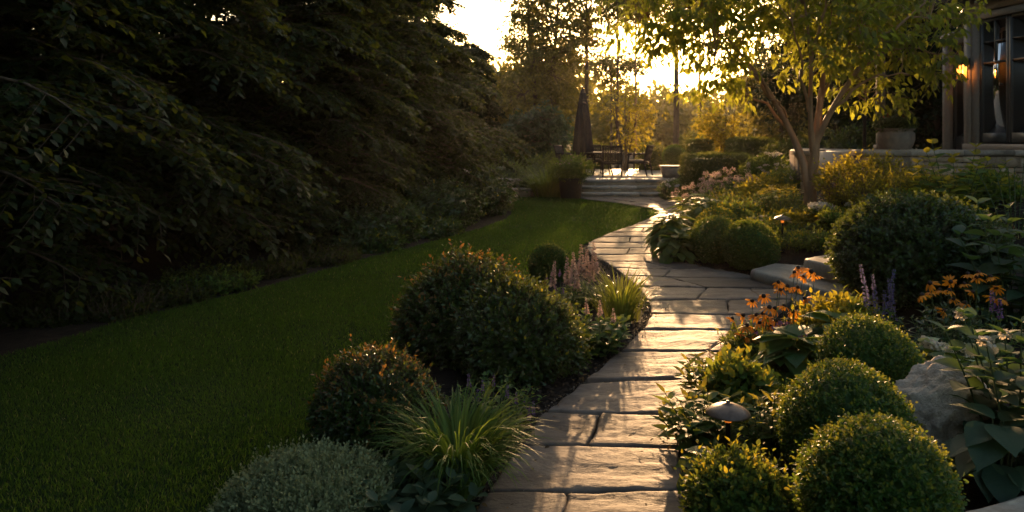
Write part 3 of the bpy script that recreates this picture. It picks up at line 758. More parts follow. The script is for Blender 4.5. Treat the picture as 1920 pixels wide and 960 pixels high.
def crown_tree(name, label, base, trunk_pts, trunk_r, limbs, clusters, seed, ntw=420, per=14, ls=.1, T=HORN, mat='bgleaf', bark='bark', cat='tree', group=None, tw_len=.6, limb_r=.04, droop=.5, n_side=6, jitter=1.0, wid=1.):
    """clusters: (x,y,z,r[,rz]) crown lobes; limbs: polylines; twigs grow from the nearest wood to points in the lobes"""
    rng = np.random.default_rng(seed); base = np.array(base, float)
    t = thing(name, label, cat, base, 0, group)
    tm = MB(); wood = []
    for pts, r in zip(trunk_pts, trunk_r):
        pts = np.array(pts, float)
        s = np.linspace(0, 1, len(pts)); s2 = np.linspace(0, 1, 18)
        # smooth by cubic-ish resample
        P = np.stack([np.interp(s2, s, pts[:, q]) for q in range(3)], -1)
        for _ in range(3): P[1:-1] = (P[:-2] + 2 * P[1:-1] + P[2:]) / 4
        tube(tm, P, np.linspace(r[0], r[1], 18), n_side + 2); wood.append(P[6:])
    for (a, b, up, r) in limbs:
        P = curve(a, b, up, 10, rng, .02 * jitter); tube(tm, P, np.linspace(r, r * .3, 10), n_side); wood.append(P[2:])
    Wd = np.concatenate(wood)
    vol = np.array([c[3] ** 2 * (c[4] if len(c) > 4 else c[3]) for c in clusters]); vol = vol / vol.sum()
    cm = MB()
    E = []
    for c, v in zip(clusters, vol):
        n = max(4, int(ntw * v)); d = rsph(rng, n) * (rng.uniform(.25, 1, (n, 1)) ** .55)
        rz = c[4] if len(c) > 4 else c[3]
        E.append(np.array(c[:3]) + d * np.array([c[3], c[3], rz]))
    E = np.concatenate(E); n = len(E)
    dist = ((E[:, None] - Wd[None]) ** 2).sum(-1) + .6 * np.maximum(Wd[None, :, 2] - E[:, None, 2] + .2, 0) ** 2
    S = Wd[dist.argmin(1)]
    m = S * .45 + E * .55 + np.array([0, 0, .12]) * np.linalg.norm(E - S, axis=1, keepdims=True)
    rl = .003 + .006 * np.linalg.norm(E - S, axis=1) * (limb_r / .04)
    segs(tm, S, m, rl, rl * .65, 4); segs(tm, m, E, rl * .65, rl * .25, 4)
    # side twigs bearing leaves round each end
    for k in range(3):
        f = rng.uniform(.35, 1, n)[:, None]
        P0 = m * (1 - f) + E * f
        TW = nrm((E - m) * .6 + rng.normal(0, 1, (n, 3)) * np.array([1, 1, .45]) * np.linalg.norm(E - m, axis=1, keepdims=True) * .8 + rng.normal(0, .05, (n, 3)))
        TL = tw_len * rng.uniform(.5, 1.15, n)
        segs(tm, P0, P0 + TW * TL[:, None], .004 * limb_r / .04, .002, 3)
        pk = max(1, per // 3)
        for q in range(pk):
            g = (q + .7) / pk; s2 = 1. if q % 2 else -1.
            side = nrm(np.cross(TW, np.array([0, 0, 1.]) + .2 * rng.normal(size=(n, 3)))) * s2
            D = TW * .5 + side * .7 + np.array([0, 0, -droop]) + rng.normal(0, .3, (n, 3))
            place(cm, T, P0 + TW * (TL * g)[:, None] + rng.normal(0, .02, (n, 3)), D, np.array([0, 0, 1.]) + rng.normal(0, .45, (n, 3)) + side * .3, ls * rng.uniform(.65, 1.25, n), 0, wid)
    tm.build('trunk', M[bark], parent=t, smooth=True); cm.build('crown', M[mat], parent=t)
    return t
def auto_tree(name, label, base, h, crown, seed, ntw=400, per=15, ls=.16, mat='bgleaf', trunk_r=.14, nlob=14, nlimb=10, group=None, bark='bark', multi=1, tw_len=.6, droop=.4, limb_r=.05, fill=.55):
    """crown: (z centre, horizontal radius, vertical radius)"""
    rng = np.random.default_rng(seed); zc, rx, rz = crown
    lob = []
    for k in range(nlob):
        d = nrm(rng.normal(size=3)); f = rng.uniform(.35, .8)
        lob.append((d[0] * rx * f, d[1] * rx * f, zc + d[2] * rz * f, rx * fill * rng.uniform(.55, 1), rz * fill * rng.uniform(.45, .8)))
    tr = []; rr = []
    for k in range(multi):
        a = rng.uniform(0, 6.28); o = .0 if multi == 1 else rx * .35
        tr.append([(0.04 * math.cos(a) * (multi > 1), .04 * math.sin(a), -.05), (o * .3 * math.cos(a), o * .3 * math.sin(a), zc * .35), (o * math.cos(a), o * math.sin(a), zc), (o * 1.2 * math.cos(a), o * 1.2 * math.sin(a), min(h, zc + rz * .7))]); rr.append((trunk_r, trunk_r * .2))
    limbs = []
    for k in range(nlimb):
        T0 = tr[k % multi]; q = rng.uniform(.45, .95)
        z = max(zc - rz * .9, .3) + (zc + rz * .5 - max(zc - rz * .9, .3)) * q * .7
        zs = [p[2] for p in T0]; a = np.array([np.interp(z, zs, [p[i] for p in T0]) for i in range(3)])
        L = lob[k % nlob]
        limbs.append((a, np.array(L[:3]), .05 * rx, trunk_r * .45))
    return crown_tree(name, label, base, tr, rr, limbs, lob, seed + 1, ntw, per, ls, HORN, mat, bark, 'tree', group, tw_len, limb_r, droop)

#==PLANTING==
# ------------------------------------------------------------------ haze
hm, nt, out = new_mat('haze_air')
pv = nt.nodes.new("ShaderNodeVolumePrincipled"); pv.inputs["Color"].default_value = (1, .9, .75, 1); pv.inputs["Density"].default_value = .00028; pv.inputs["Anisotropy"].default_value = .65
nt.links.new(pv.outputs[0], out.inputs["Volume"])
mb = MB(); box(mb, -70, 80, -20, 130, -1.0, 17)
hz = mb.build("haze", hm); tag(hz, kind='stuff')

# ------------------------------------------------------------------ house, terrace, walls
A0 = np.array([7.24, 11.90]); UD = np.array([.155, -.988]); ND = np.array([-.988, -.155])
def hM(v):  # (u, outwards, z) -> world, relative to the house corner
    v = np.asarray(v, float); return np.stack([v[:, 0] * UD[0] + v[:, 1] * ND[0], v[:, 0] * UD[1] + v[:, 1] * ND[1], v[:, 2]], -1)
house = thing('house', 'taupe house with dark framed windows above the stone terrace wall', 'house', (A0[0], A0[1], 0))
ZT = 1.37
def hb(mb, *a, b=.004, mi=0): bbox(mb, *a, b=b, mi=mi, M=hM)
mb = MB()
hb(mb, 0, .24, -.16, 0, ZT, 3.44); hb(mb, 0, 5, -.16, 0, 3.44, 3.72); hb(mb, 1.48, 1.62, -.16, 0, ZT, 3.44); hb(mb, 2.86, 5, -.16, 0, ZT, 3.44)
hb(mb, .0, .16, -4, -.165, ZT, 3.72); hb(mb, 4.84, 5, -4, -.165, ZT, 3.72)
mb.build('wall', M['wallp'], parent=house)
mb = MB(); hb(mb, .165, 4.83, -3.0, -2.9, ZT, 3.7); hb(mb, .165, 4.83, -2.9, -.17, ZT, ZT + .02); hb(mb, .165, 4.83, -2.9, -.17, 3.66, 3.7)
mb.build('interior_wall', M['room'], parent=house)
mb = MB(); hb(mb, -.02, .11, .001, .028, ZT, 3.42); hb(mb, .25, 1.47, .001, .03, 3.40, 3.50); hb(mb, .0, 5, .031, .05, 3.52, 3.7); hb(mb, -.02, 2.85, .001, .055, ZT + .0, ZT + .1)
mb.build('trim_board', M['trim'], parent=house)
def window(u0, u1, z0, z1):
    mb = MB(); w = .05; o0, o1 = -.1, -.02
    hb(mb, u0, u0 + w, o0, o1, z0, z1); hb(mb, u1 - w, u1, o0, o1, z0, z1); hb(mb, u0 + w, u1 - w, o0, o1, z1 - w, z1); hb(mb, u0 + w, u1 - w, o0, o1, z0, z0 + .15)
    zt = z1 - .68; m = (u0 + u1) / 2
    hb(mb, u0 + w, u1 - w, o0 + .02, o1 - .01, zt - .016, zt + .016)
    hb(mb, m - .011, m + .011, o0 + .021, o1 - .012, zt + .017, z1 - w - .001)
    for a, b_ in ((u0 + w, m - .012), (m + .012, u1 - w)): hb(mb, a, b_, o0 + .021, o1 - .012, zt + .31, zt + .332)
    f = mb.build('window', M['winframe'], parent=house)
    g = MB(); box(g, u0 + w - .005, u1 - w + .005, -.064, -.058, z0 + .15, z1 - w, M=hM); g.build('pane', M['glass'], parent=f)
    s = MB(); hb(s, u1 - .13, u1 - .08, -.019, .03, z0 + .86, z0 + .89); s.build('handle', M['black'], parent=f)
window(.26, .81, 1.49, 3.40); window(.815, 1.365 + .1, 1.49, 3.40)
window(1.63, 2.24, 1.49, 3.40); window(2.245, 2.85, 1.49, 3.40)
# lower side bay with a narrow glazed door
mb = MB(); hb(mb, -.60, -.5, -.3, -.06, ZT, 3.1); hb(mb, -.62, -.022, -.3, -.04, 3.1, 3.3); hb(mb, -.595, -.03, -3, -.31, 3.15, 3.3); hb(mb, -.6, -.5, -3, -.31, ZT, 3.14)
mb.build('side_bay', M['trim'], parent=house)
mb = MB(); hb(mb, -.49, -.42, -.22, -.17, ZT, 3.09); hb(mb, -.08, -.025, -.22, -.17, ZT, 3.09); hb(mb, -.42, -.08, -.22, -.17, 3.0, 3.09); hb(mb, -.42, -.08, -.22, -.17, ZT, ZT + .22)
dr = mb.build('door', M['winframe'], parent=house)
g = MB(); box(g, -.425, -.075, -.2, -.194, ZT + .22, 3.0, M=hM); g.build('pane', M['glass'], parent=dr)
mb = MB(); 
for i, (zz, oo) in enumerate(((3.72, .34), (3.80, .36))): hb(mb, -.35, 5.2, -4, oo, zz + .001 * i, zz + .08)
v = np.array([[-.4, .4, 3.885], [5.2, .4, 3.885], [5.2, -2.2, 4.9], [-.4, -2.2, 4.9], [-.4, .4, 3.93], [5.2, .4, 3.93], [5.2, -2.2, 4.95], [-.4, -2.2, 4.95]]); mb.add(hM(v), BOXF)
mb.build('roof', M['roofm'], parent=house)

# terrace slab behind the wall
mb = MB()
box(mb, 4.98, 14, 10.64, 13.4, .2, ZT - .03); box(mb, 6.4, 14, 13.4, 17, .2, ZT - .031)
tag(mb.build('terrace', M['patio']), kind='structure')

def rubble_wall(name, label, x0, x1, y, z0, z1, thick, seed, cap=.085, cap_out=.04, cat='wall', rowh=(.09, .17), group=None, returns=True):
    rng = np.random.default_rng(seed); b = np.array([x0, y, z0])
    t = thing(name, label, cat, b, 0, group)
    mb = MB()
    box(mb, .012, x1 - x0 - .012, .02, thick, 0, z1 - z0 - cap, 1)
    z = 0.0
    def stone(x, w, zz, hh, y0, y1):
        bb = .012; n = len(mb.v)
        bbox(mb, x + .004, x + w - .004, y0 - rng.uniform(0, .022), y1, zz + .004, zz + hh - .004, min(bb, hh * .2), 0)
        V = mb.v[-1]; V += rng.normal(0, .0035, V.shape)
    while z < z1 - z0 - cap - .02:
        hh = min(rng.uniform(*rowh), z1 - z0 - cap - z)
        if z1 - z0 - cap - z - hh < .05: hh = z1 - z0 - cap - z
        x = 0.0
        while x < x1 - x0 - .02:
            w = rng.uniform(.13, .42)
            if x1 - x0 - x - w < .1: w = x1 - x0 - x
            if hh > .13 and rng.uniform() < .35:
                q = hh * rng.uniform(.4, .6); stone(x, w, z, q, 0, .1); stone(x, w, z + q, hh - q, 0, .1)
            else: stone(x, w, z, hh, 0, .1)
            x += w
        z += hh
    mb.build('stonework', [M['rubble'], M['mortar']], parent=t)
    mb = MB(); x = -cap_out
    while x < x1 - x0 + cap_out - .01:
        w = rng.uniform(.45, .8)
        if x1 - x0 + cap_out - x - w < .25: w = x1 - x0 + cap_out - x
        bbox(mb, x + .003, x + w - .003, -cap_out - rng.uniform(0, .012), thick + cap_out, z1 - z0 - cap + .001, z1 - z0 + rng.uniform(-.004, .004), .012)
        V = mb.v[-1]; V += rng.normal(0, .004, V.shape); x += w
    mb.build('coping', M['slabstone'], parent=t)
    return t
rubble_wall('stone_wall', 'long rubble stone terrace wall with flat coping below the house', 4.96, 10.5, 10.5, .55, 1.39, .35, 3)
rubble_wall('stone_pier', 'short stone pier with flat cap just left of the long terrace wall', 5.42, 5.84, 12.4, .55, 1.36, .4, 4, group='stone piers by the terrace')
rubble_wall('stone_pier', 'short stone pier seen between the stems of the small garden tree', 4.82, 5.16, 12.4, .55, 1.36, .4, 6, group='stone piers by the terrace')
rubble_wall('stone_wall', 'low stone garden wall at the far end of the lawn behind drooping fern', -.45, .95, 19.75, 0, .24, .3, 7, .07)

# porch post, pole and beam
b = np.array([(1651 - 960) / F * 11.4, 11.4, ZT - .03])
mb = MB(); bbox(mb, -.05, .05, -.05, .05, .12, 2.3, .006); bbox(mb, -.075, .075, -.075, .075, 0, .119, .008); bbox(mb, -.07, .07, -.07, .07, 2.3, 2.36, .006)
o = mb.build('porch_post', M['trim']); o.location = b; tag(o, 'square taupe porch post left of the large clay pot', 'post')
mb = MB(); bbox(mb, -.06, 1.9, -.045, .045, 2.362, 2.55, .006); o = mb.build('porch_beam', M['trim']); o.location = b; tag(o, 'wooden porch beam resting on the square taupe post', 'beam')
b = np.array([(1621 - 960) / F * 11.9, 11.9, float(ground(5.6, 11.9))])
mb = MB(); tube(mb, [(0, 0, -.05), (0, 0, 2.5)], .028, 10); tube(mb, [(0, 0, 2.5), (0, 0, 2.53)], [.036, .03], 10); o = mb.build('garden_pole', M['wicker']); o.location = b; tag(o, 'thin dark upright pole left of the square porch post', 'pole')

# lanterns
def lantern(label, loc, rz, hang=False):
    t = thing('wall_lantern', label, 'lantern', loc, rz, 'lit lanterns at the house'); t.scale = (.85, .85, .85)
    w, h = .062, .27
    mb = MB()
    for sx in (-1, 1):
        for sy in (-1, 1): bbox(mb, sx * w - .007, sx * w + .007, sy * w - .007, sy * w + .007, -.13, .13, .002)
    bbox(mb, -.078, .078, -.078, .078, -.15, -.13, .004)
    v = np.array([[-.09, -.09, .131], [.09, -.09, .131], [.09, .09, .131], [-.09, .09, .131], [-.03, -.03, .19], [.03, -.03, .19], [.03, .03, .19], [-.03, .03, .19]]); mb.add(v, BOXF)
    lathe(mb, [(.0, .225), (.012, .22), (.014, .19)], 10)
    if hang: tube(mb, [(0, 0, .22), (0, 0, .9)], .006, 6)
    else:
        tube(mb, [(0, 0, .205), (0, -.06, .235), (0, -.13, .2)], .008, 6); bbox(mb, -.035, .035, -.15, -.132, .05, .26, .003)
    mb.build('lantern_frame', M['black'], parent=t)
    mb = MB(); box(mb, -w + .004, w - .004, -w + .004, w - .004, -.128, .128); mb.build('lantern_glass', M['amber'], parent=t)
    mb = MB(); lathe(mb, [(0, -.07), (.018, -.06), (.026, -.02), (.02, .03), (0, .055)], 12); mb.build('bulb', M['flame'], parent=t)
    ld = bpy.data.lights.new('lantern_light', 'POINT'); ld.energy = 1.0; ld.color = (1, .5, .18); ld.shadow_soft_size = .03
    lo = bpy.data.objects.new('lantern_light', ld); COL.objects.link(lo); lo.parent = t; lo.location = (0, 0, .085)
    return t
def hloc(u, n, z): return (A0[0] + u * UD[0] + n * ND[0], A0[1] + u * UD[1] + n * ND[1], z)
rzh = math.atan2(ND[1], ND[0]) - math.pi / 2
lantern('lit black lantern mounted on the house corner beside the window', hloc(.12, .18, 2.60), rzh)
lantern('lit lantern glowing behind the window glass inside the house', hloc(.36, -.5, 2.70), 0, True)  # added lamp inside the room, in place of a reflected lantern

# clay pot with planting on the wall
def pot_mesh(mb, r, h, c=(0, 0, 0), n=32, neck=.86, fl=None):
    lathe(mb, [(0, .0), (r * .62, 0), (r * .66, .015), (r * .88, h * .3), (r * .98, h * .55), (r * .97, h * .78), (r * neck, h * .9), (r * .93, h * .93), (r * 1.0, h * .96), (r * 1.0, h), (r * .93, h), (r * .88, h * .94), (0, h * .9)], n, c)
b = np.array([(1679 - 960) / F * 11, 11.0, ZT - .03])
t = thing('planter_pot', 'large rounded clay pot of reddish flowers on the terrace wall', 'potted plant', b)
mb = MB(); pot_mesh(mb, .265, .36); mb.build('pot', M['potclay'], parent=t, smooth=True)
rng = np.random.default_rng(41); mb = MB(); shrub_mesh(mb, (.27, .25, .15), rng, 420, 7, OVAL, .04, .09, .2, zc=.44, core=.7); mb.build('foliage', M['dark'], parent=t)
ms = head_mesh(rng, .03, 'fl_red', 40, .018)
for k in range(16):
    a = rng.uniform(0, 6.28); r = .22 * math.sqrt(rng.uniform()); child('flower_head', ms, t, (r * math.cos(a), r * math.sin(a), .585 - r * .35 + rng.uniform(0, .03)))

# ------------------------------------------------------------------ patio, steps and its furniture
PZ = .45; SX0, SX1, SY = 1.80, 4.06, 19.3
mb = MB()
bbox(mb, -2.2, 8.2, SY + .82, 27, .1, PZ, .01); tag(mb.build('patio', M['patio']), kind='structure')
t = thing('stone_steps', 'three broad stone steps rising from the path to the patio', 'steps', (0, 0, 0))
for k in range(3):
    mb = MB(); y0 = SY + .34 * k; rng = np.random.default_rng(50 + k)
    xs_ = [SX0, SX0 + .8, SX0 + 1.5, SX1]
    for a, b_ in zip(xs_[:-1], xs_[1:]):
        bbox(mb, a + .002, b_ - .002, y0 - .03, y0 + .36 + (.4 if k == 2 else 0), .15 * k + .075, .15 * (k + 1) + (.004 if k == 2 else 0), .012); mb.v[-1] += rng.normal(0, .002, mb.v[-1].shape)
    tr = mb.build('tread', M['slabstone'], parent=t)
    mb = MB(); box(mb, SX0 + .01, SX1 - .01, y0, y0 + .3, .15 * k - .02, .15 * k + .074); mb.build('riser', M['rubble'], parent=tr)

def chair(name_label):
    t = thing('patio_chair', name_label, 'chair', (0, 0, 0), 0, 'wicker chairs around the patio table')
    # seat faces +y, back at -y
    mb = MB(); bbox(mb, -.27, .27, -.25, .27, .36, .41, .012); mb.build('seat', M['wicker'], parent=t)
    mb = MB(); bbox(mb, -.25, .25, -.2, .26, .411, .475, .025); mb.build('seat_cushion', M['cushion'], parent=t)
    tilt = lambda v: np.stack([v[:, 0], v[:, 1] - (v[:, 2] - .4) * .2 - 2.0 * np.maximum(v[:, 2] - .75, 0) ** 2 * .5, v[:, 2]], -1)
    mb = MB(); nsl = 11
    for i in range(nsl): x = -.24 + .48 * i / (nsl - 1); bbox(mb, x - .02, x + .02, -.262, -.245, .45, .86, .003, M=tilt)
    bbox(mb, -.28, .28, -.27, -.235, .86, .91, .012, M=tilt); bbox(mb, -.25, .25, -.268, -.24, .42, .45, .006, M=tilt)
    mb.build('backrest', M['wicker'], parent=t)
    for sx in (-1, 1):
        mb = MB(); tube(mb, [(sx * .27, .25, 0), (sx * .265, .24, .62)], [.02, .022], 8); mb.build('leg', M['wicker'], parent=t)
        mb = MB(); tube(mb, [(sx * .27, -.33, 0), (sx * .272, -.25, .4), (sx * .275, -.27, .6), (sx * .275, -.345, .9)], [.02, .024, .022, .018], 8); mb.build('leg', M['wicker'], parent=t)
        mb = MB(); tube(mb, [(sx * .275, -.29, .66), (sx * .285, -.1, .655), (sx * .285, .14, .65), (sx * .27, .27, .615)], [.02, .026, .026, .022], 8); mb.build('armrest', M['wicker'], parent=t)
    return t
FY = 22.0
def fpos(xp, d): return ((xp - 960) / F * d, d, PZ)
c1 = chair('dark wicker patio chair with its back to the lawn, in front of the table'); c1.location = fpos(1148, 21.6); c1.rotation_euler = (0, 0, R(-8))
dup(c1, fpos(1198, 22.2), R(62), 'dark wicker patio chair at the right end of the table, turned sideways')
dup(c1, fpos(1066, 22.4), R(-120), 'dark wicker patio chair half hidden behind the potted plants left of the umbrella')
dup(c1, fpos(1112, 23.4), R(178), 'dark wicker patio chair on the far side of the table right beside the umbrella')
tb = thing('patio_table', 'round dark patio table between the wicker chairs', 'table', fpos(1128, 22.5))
mb = MB(); lathe(mb, [(0, .66), (.6, .66), (.62, .672), (.62, .69), (.6, .70), (0, .70)], 40); mb.build('tabletop', M['tabletop'], parent=tb, smooth=False)
for k in range(4):
    a = R(45 + 90 * k); mb = MB(); tube(mb, [(.42 * math.cos(a), .42 * math.sin(a), 0), (.3 * math.cos(a), .3 * math.sin(a), .35), (.38 * math.cos(a), .38 * math.sin(a), .655)], [.025, .022, .028], 8); mb.build('leg', M['wicker'], parent=tb)
um = thing('patio_umbrella', 'tall closed brown patio umbrella standing by the table', 'umbrella', fpos(1093, 22.35))
mb = MB(); tube(mb, [(0, 0, .05), (0, 0, 2.62)], .022, 10); mb.build('pole', M['wicker'], parent=um)
mb = MB(); lathe(mb, [(0, 0), (.25, 0), (.25, .04), (.06, .08), (.035, .2), (0, .2)], 24); mb.build('base', M['black'], parent=um)
mb = MB()
def wobf(z, a):
    k = np.clip((2.5 - z) / 1.9, 0, 1); return 1 + (.06 + .16 * k) * np.cos(a * 8 + .6 * np.sin(z * 3)) * np.where(z < 2.35, 1, .3)
lathe(mb, [(.0, .63), (.18, .60), (.25, .66), (.26, .8), (.24, 1.1), (.215, 1.5), (.17, 1.9), (.13, 2.18), (.115, 2.2), (.12, 2.26), (.1, 2.4), (.07, 2.52), (.03, 2.6), (0, 2.61)], 96, wob=wobf)
mb.build('canopy', M['canvas'], parent=um, smooth=True)
mb = MB(); lathe(mb, [(0, 2.60), (.018, 2.61), (.03, 2.64), (.018, 2.67), (0, 2.69)], 12); mb.build('finial', M['bronze'], parent=um, smooth=True)
mb = MB(); lathe(mb, [(.15, 2.12), (.162, 2.125), (.155, 2.17), (.145, 2.165)], 32); mb.build('strap', M['canvas'], parent=um)

# dark pot with flowers at the steps
b = np.array([(1070 - 960) / F * 19.0, 19.0, 0])
t = thing('planter_pot', 'big charcoal pot overflowing with plants left of the patio steps', 'potted plant', b)
mb = MB(); lathe(mb, [(0, 0), (.235, 0), (.25, .02), (.305, .5), (.32, .51), (.32, .55), (.28, .55), (.27, .5), (0, .48)], 36); mb.build('pot', M['potdark'], parent=t, smooth=True)
rng = np.random.default_rng(61); mb = MB(); shrub_mesh(mb, (.42, .4, .34), rng, 420, 7, LANCE, .10, .2, .3, zc=.72, core=.6, updir=.6, inner=.5); mb.build('foliage', M['mid'], parent=t)
ms = head_mesh(rng, .03, 'fl_pink', 30, .02)
for k in range(14):
    a = rng.uniform(0, 6.28); r = .36 * math.sqrt(rng.uniform()); child('flower_head', ms, t, (r * math.cos(a), r * math.sin(a), 1.08 - r * .6 + rng.uniform(-.05, .1)))
# square planter with clipped ball
b = np.array([(1264 - 960) / F * 21.0, 21.0, PZ])
t = thing('planter_box', 'square stone planter with clipped box ball on the patio edge', 'potted plant', b)
mb = MB(); v = np.array([[-.27, -.27, 0], [.27, -.27, 0], [.27, .27, 0], [-.27, .27, 0], [-.34, -.34, .3], [.34, -.34, .3], [.34, .34, .3], [-.34, .34, .3]]); mb.add(v, BOXF); bbox(mb, -.36, .36, -.36, .36, .301, .34, .008); mb.build('pot', M['potclay'], parent=t)
rng = np.random.default_rng(62); mb = MB(); shrub_mesh(mb, (.32, .32, .3), rng, 1300, 5, SMALL, .035, .05, .03, zc=.6, core=.86, inner=.9, updir=.2); mb.build('foliage', M['box'], parent=t)

# stone side steps, slab, boulder
def stone_block(name, label, quad, z0, z1, seed, cat, mat='slabstone', group=None, rub=True):
    rng = np.random.default_rng(seed); q = np.array(quad, float); c = q.mean(0); mb = MB(); n = 14
    ring = []
    for i in range(4):
        a, b_ = q[i], q[(i + 1) % 4]
        for k in range(n): ring.append(a + (b_ - a) * (k + .0) / n)
    ring = np.array(ring); ring += np.array([[mnoise.noise(Vector((p[0] * 5, p[1] * 5, seed))), mnoise.noise(Vector((p[0] * 5, p[1] * 5, seed + 9)))] for p in ring]) * .018
    m = len(ring); L = []
    inn = lambda s: c + (ring - c) * (1 - s / np.maximum(np.linalg.norm(ring - c, axis=1, keepdims=True), .1))
    hh = z1 - z0
    prof = [(.035, z0), (.004 , z0 + hh * .15), (0, z0 + hh * .55), (.003, z1 - .022), (.012, z1 - .007), (.03, z1)]
    for s, z in prof: L.append(np.column_stack([inn(s) + rng.normal(0, .0025, (m, 2)), np.full(m, z)]))
    for s in (.1, .2, .4, .6, .8):
        r2 = c + (ring - c) * (1 - s * .95); zz = np.array([mnoise.noise(Vector((p[0] * 4, p[1] * 7, seed + 3))) for p in r2]) * .006; L.append(np.column_stack([r2, z1 + zz]))
    L.append(np.column_stack([np.tile(c, (m, 1)), np.full(m, z1)]))
    V = np.concatenate(L); k = len(L); i = np.arange(k - 1)[:, None] * m; j = np.arange(m)[None]; j2 = (j + 1) % m
    mb.add(V, np.stack([i + j, i + j2, i + m + j2, i + m + j], -1).reshape(-1, 4))
    if rub: box(mb, *(lambda a: (a[:, 0].min() + .12, a[:, 0].max() - .12, a[:, 1].min() + .12, a[:, 1].max() - .12))(q), z0 - .2, z0 + .01)
    b = np.array([c[0], c[1], z0])
    return tag(mb.build(name, M[mat], loc=b), label, cat, group)
def gq(pts, z): return [((x - 960) / F * ((H - z) * F / (y - HZ)), (H - z) * F / (y - HZ)) for x, y in pts]
stone_block('stone_step', 'lower flat stone step beside the paving, below the dark shrub', gq([(1405, 505), (1600, 560), (1690, 510), (1450, 494)], .15), .03, .155, 71, 'step', group='stone slab steps beside the shrub')
stone_block('stone_step', 'upper flat stone step partly hidden by the round glossy shrub', gq([(1507, 484), (1640, 520), (1720, 490), (1580, 470)], .33), .18, .33, 72, 'step', group='stone slab steps beside the shrub')
stone_block('stone_slab', 'flat pale stone slab in the bottom right corner', [(1.5, 2.3), (2.5, 2.2), (2.6, 3.2), (1.62, 2.765)], .03, .16, 73, 'stone', rub=False)

def boulder(label, xc, yt, w, d, seed):
    b, h, rx = G(xc, yt, w, d); mb = MB(); nu, nv = 120, 70
    u = np.linspace(0, 2 * np.pi, nu, endpoint=False); v = np.linspace(-.45 * np.pi, .5 * np.pi, nv)
    D = np.stack([np.cos(v)[:, None] * np.cos(u), np.cos(v)[:, None] * np.sin(u), np.sin(v)[:, None] * np.ones(nu)], -1).reshape(-1, 3)
    nu_ = 0; planes = [((-.9, -.45, .1), .78), ((.85, -.5, .05), .82), ((-.1, -.95, -.15), .74), ((.1, -.25, 1), .70), ((-.45, -.1, .95), .73), ((.55, -.3, .85), .74), ((.5, .8, .2), .8), ((-.6, .8, .1), .8), ((-.62, -.6, .65), .80), ((.3, -.9, .45), .76)]
    r = np.full(len(D), 1.0)
    for n_, o_ in planes:
        nn = nrm(np.array(n_, float)); k = D @ nn; r = np.where(k > .05, np.minimum(r, o_ / np.maximum(k, .05)), r)
    q = np.array([mnoise.fractal(Vector(p * 3.2 + seed), 1.0, 2.1, 5) for p in D]); ridg = np.array([mnoise.hetero_terrain(Vector(p * 5 + seed), 1.0, 2.0, 4, .6) for p in D])
    r = r * (1 + .06 * q - .05 * np.clip(ridg, 0, 1.5))
    V = D * r[:, None] * np.array([rx / .8, rx / .85, h * .62]) ; V[:, 2] += h * .45; V[:, 2] = np.maximum(V[:, 2], -.04)
    V[:, 0] += .12 * V[:, 2]
    V[:, 2] *= h / V[:, 2].max()
    i = np.arange(nv - 1)[:, None] * nu; j = np.arange(nu)[None]; k = (j + 1) % nu
    mb.add(V + b, np.stack([i + j, i + k, i + nu + k, i + nu + j], -1).reshape(-1, 4))
    return tag(mb.build('boulder', M['rock'], loc=b, smooth=True), label, 'rock')
boulder('craggy pale limestone boulder between the box balls and leafy plants', 1762, 682, 172, 3.55, 8)

def path_light(label, xc, yt, d, dome):
    b = at(xc, d); h = ztop(yt, d) - b[2]; t = thing('path_light', label, 'garden light', b, 0, 'low dome garden lights'); r = dome / F * d / 2
    mb = MB(); lathe(mb, [(0, h), (r * .08, h - .001), (r * .09, h - .006), (r * .1, h - .012), (r * .3, h - .014 - r * .03), (r * .55, h - .014 - r * .11), (r * .8, h - .014 - r * .23), (r * .96, h - .014 - r * .37), (r, h - .014 - r * .43), (r * .99, h - .014 - r * .46), (r * .7, h - .014 - r * .3), (0, h - r * .25)], 48); mb.build('lamp_shade', M['bronze'], parent=t, smooth=True)
    mb = MB(); lathe(mb, [(0, h - r * .32), (.022, h - r * .32), (.024, h - r * .6), (.018, h - r * .95), (.012, h - r * 1.0)], 14); mb.build('lamp_glass', M['amber'], parent=t, smooth=True)
    mb = MB(); tube(mb, [(0, 0, -.05), (0, 0, h - r * .95)], .011, 10); lathe(mb, [(.011, .0), (.03, .0), (.028, .02), (.011, .03)], 12); mb.build('post', M['black'], parent=t)
    return t
path_light('bronze dome path light among plants, close beside the flagstones', 1365, 751, 3.4, 82)
path_light('black dome path light standing right of the clipped box balls', 1467, 402, 8.9, 32)

# ------------------------------------------------------------------ left bed
shrub('sage_shrub', 'soft grey green mound at the bottom edge of the lawn', 568, 864, 300, 2.95, 101, ['sage', 'sage'], OVAL, .022, 2000, 9, .06, .16, updir=.7, shoots=.2)
o, _, _ = leafy('leafy_plant', 'dark low broad leaved plant between grey mound and grass clump', 765, 872, 180, 2.98, 102, ['bluegreen', 'stem'], 20, .095, 6, OVAL, .75, 1.1)
grass_clump('grass_clump', 'arching green grass clump spilling over the near path edge', 858, 3.25, .45, 150, 103, 'blade', 820, 1.75, .0105, length=.51)
shrub('bronze_tip_shrub', 'round dark shrub with bronze tips left of the grass clump', 702, 664, 232, 3.65, 104, ['dark', 'orangetip', 'bark'], OVAL, .028, 1700, 8, .08, .16, tipfrac=.4, shoots=.12)
o, tips, b = leafy('catmint', 'purple flowered catmint between the grass clump and flagstones', 925, 712, 135, 3.85, 105, ['mid', 'stem'], 34, .042, 11, OVAL, .6)
add_spikes(o, b, [(880, 700), (905, 712), (925, 704), (950, 722), (968, 735), (985, 748), (992, 765), (895, 730), (940, 745), (975, 770), (1000, 752)], 3.8, 1, .07, .012, 'fl_purple', 60, .08, .01)
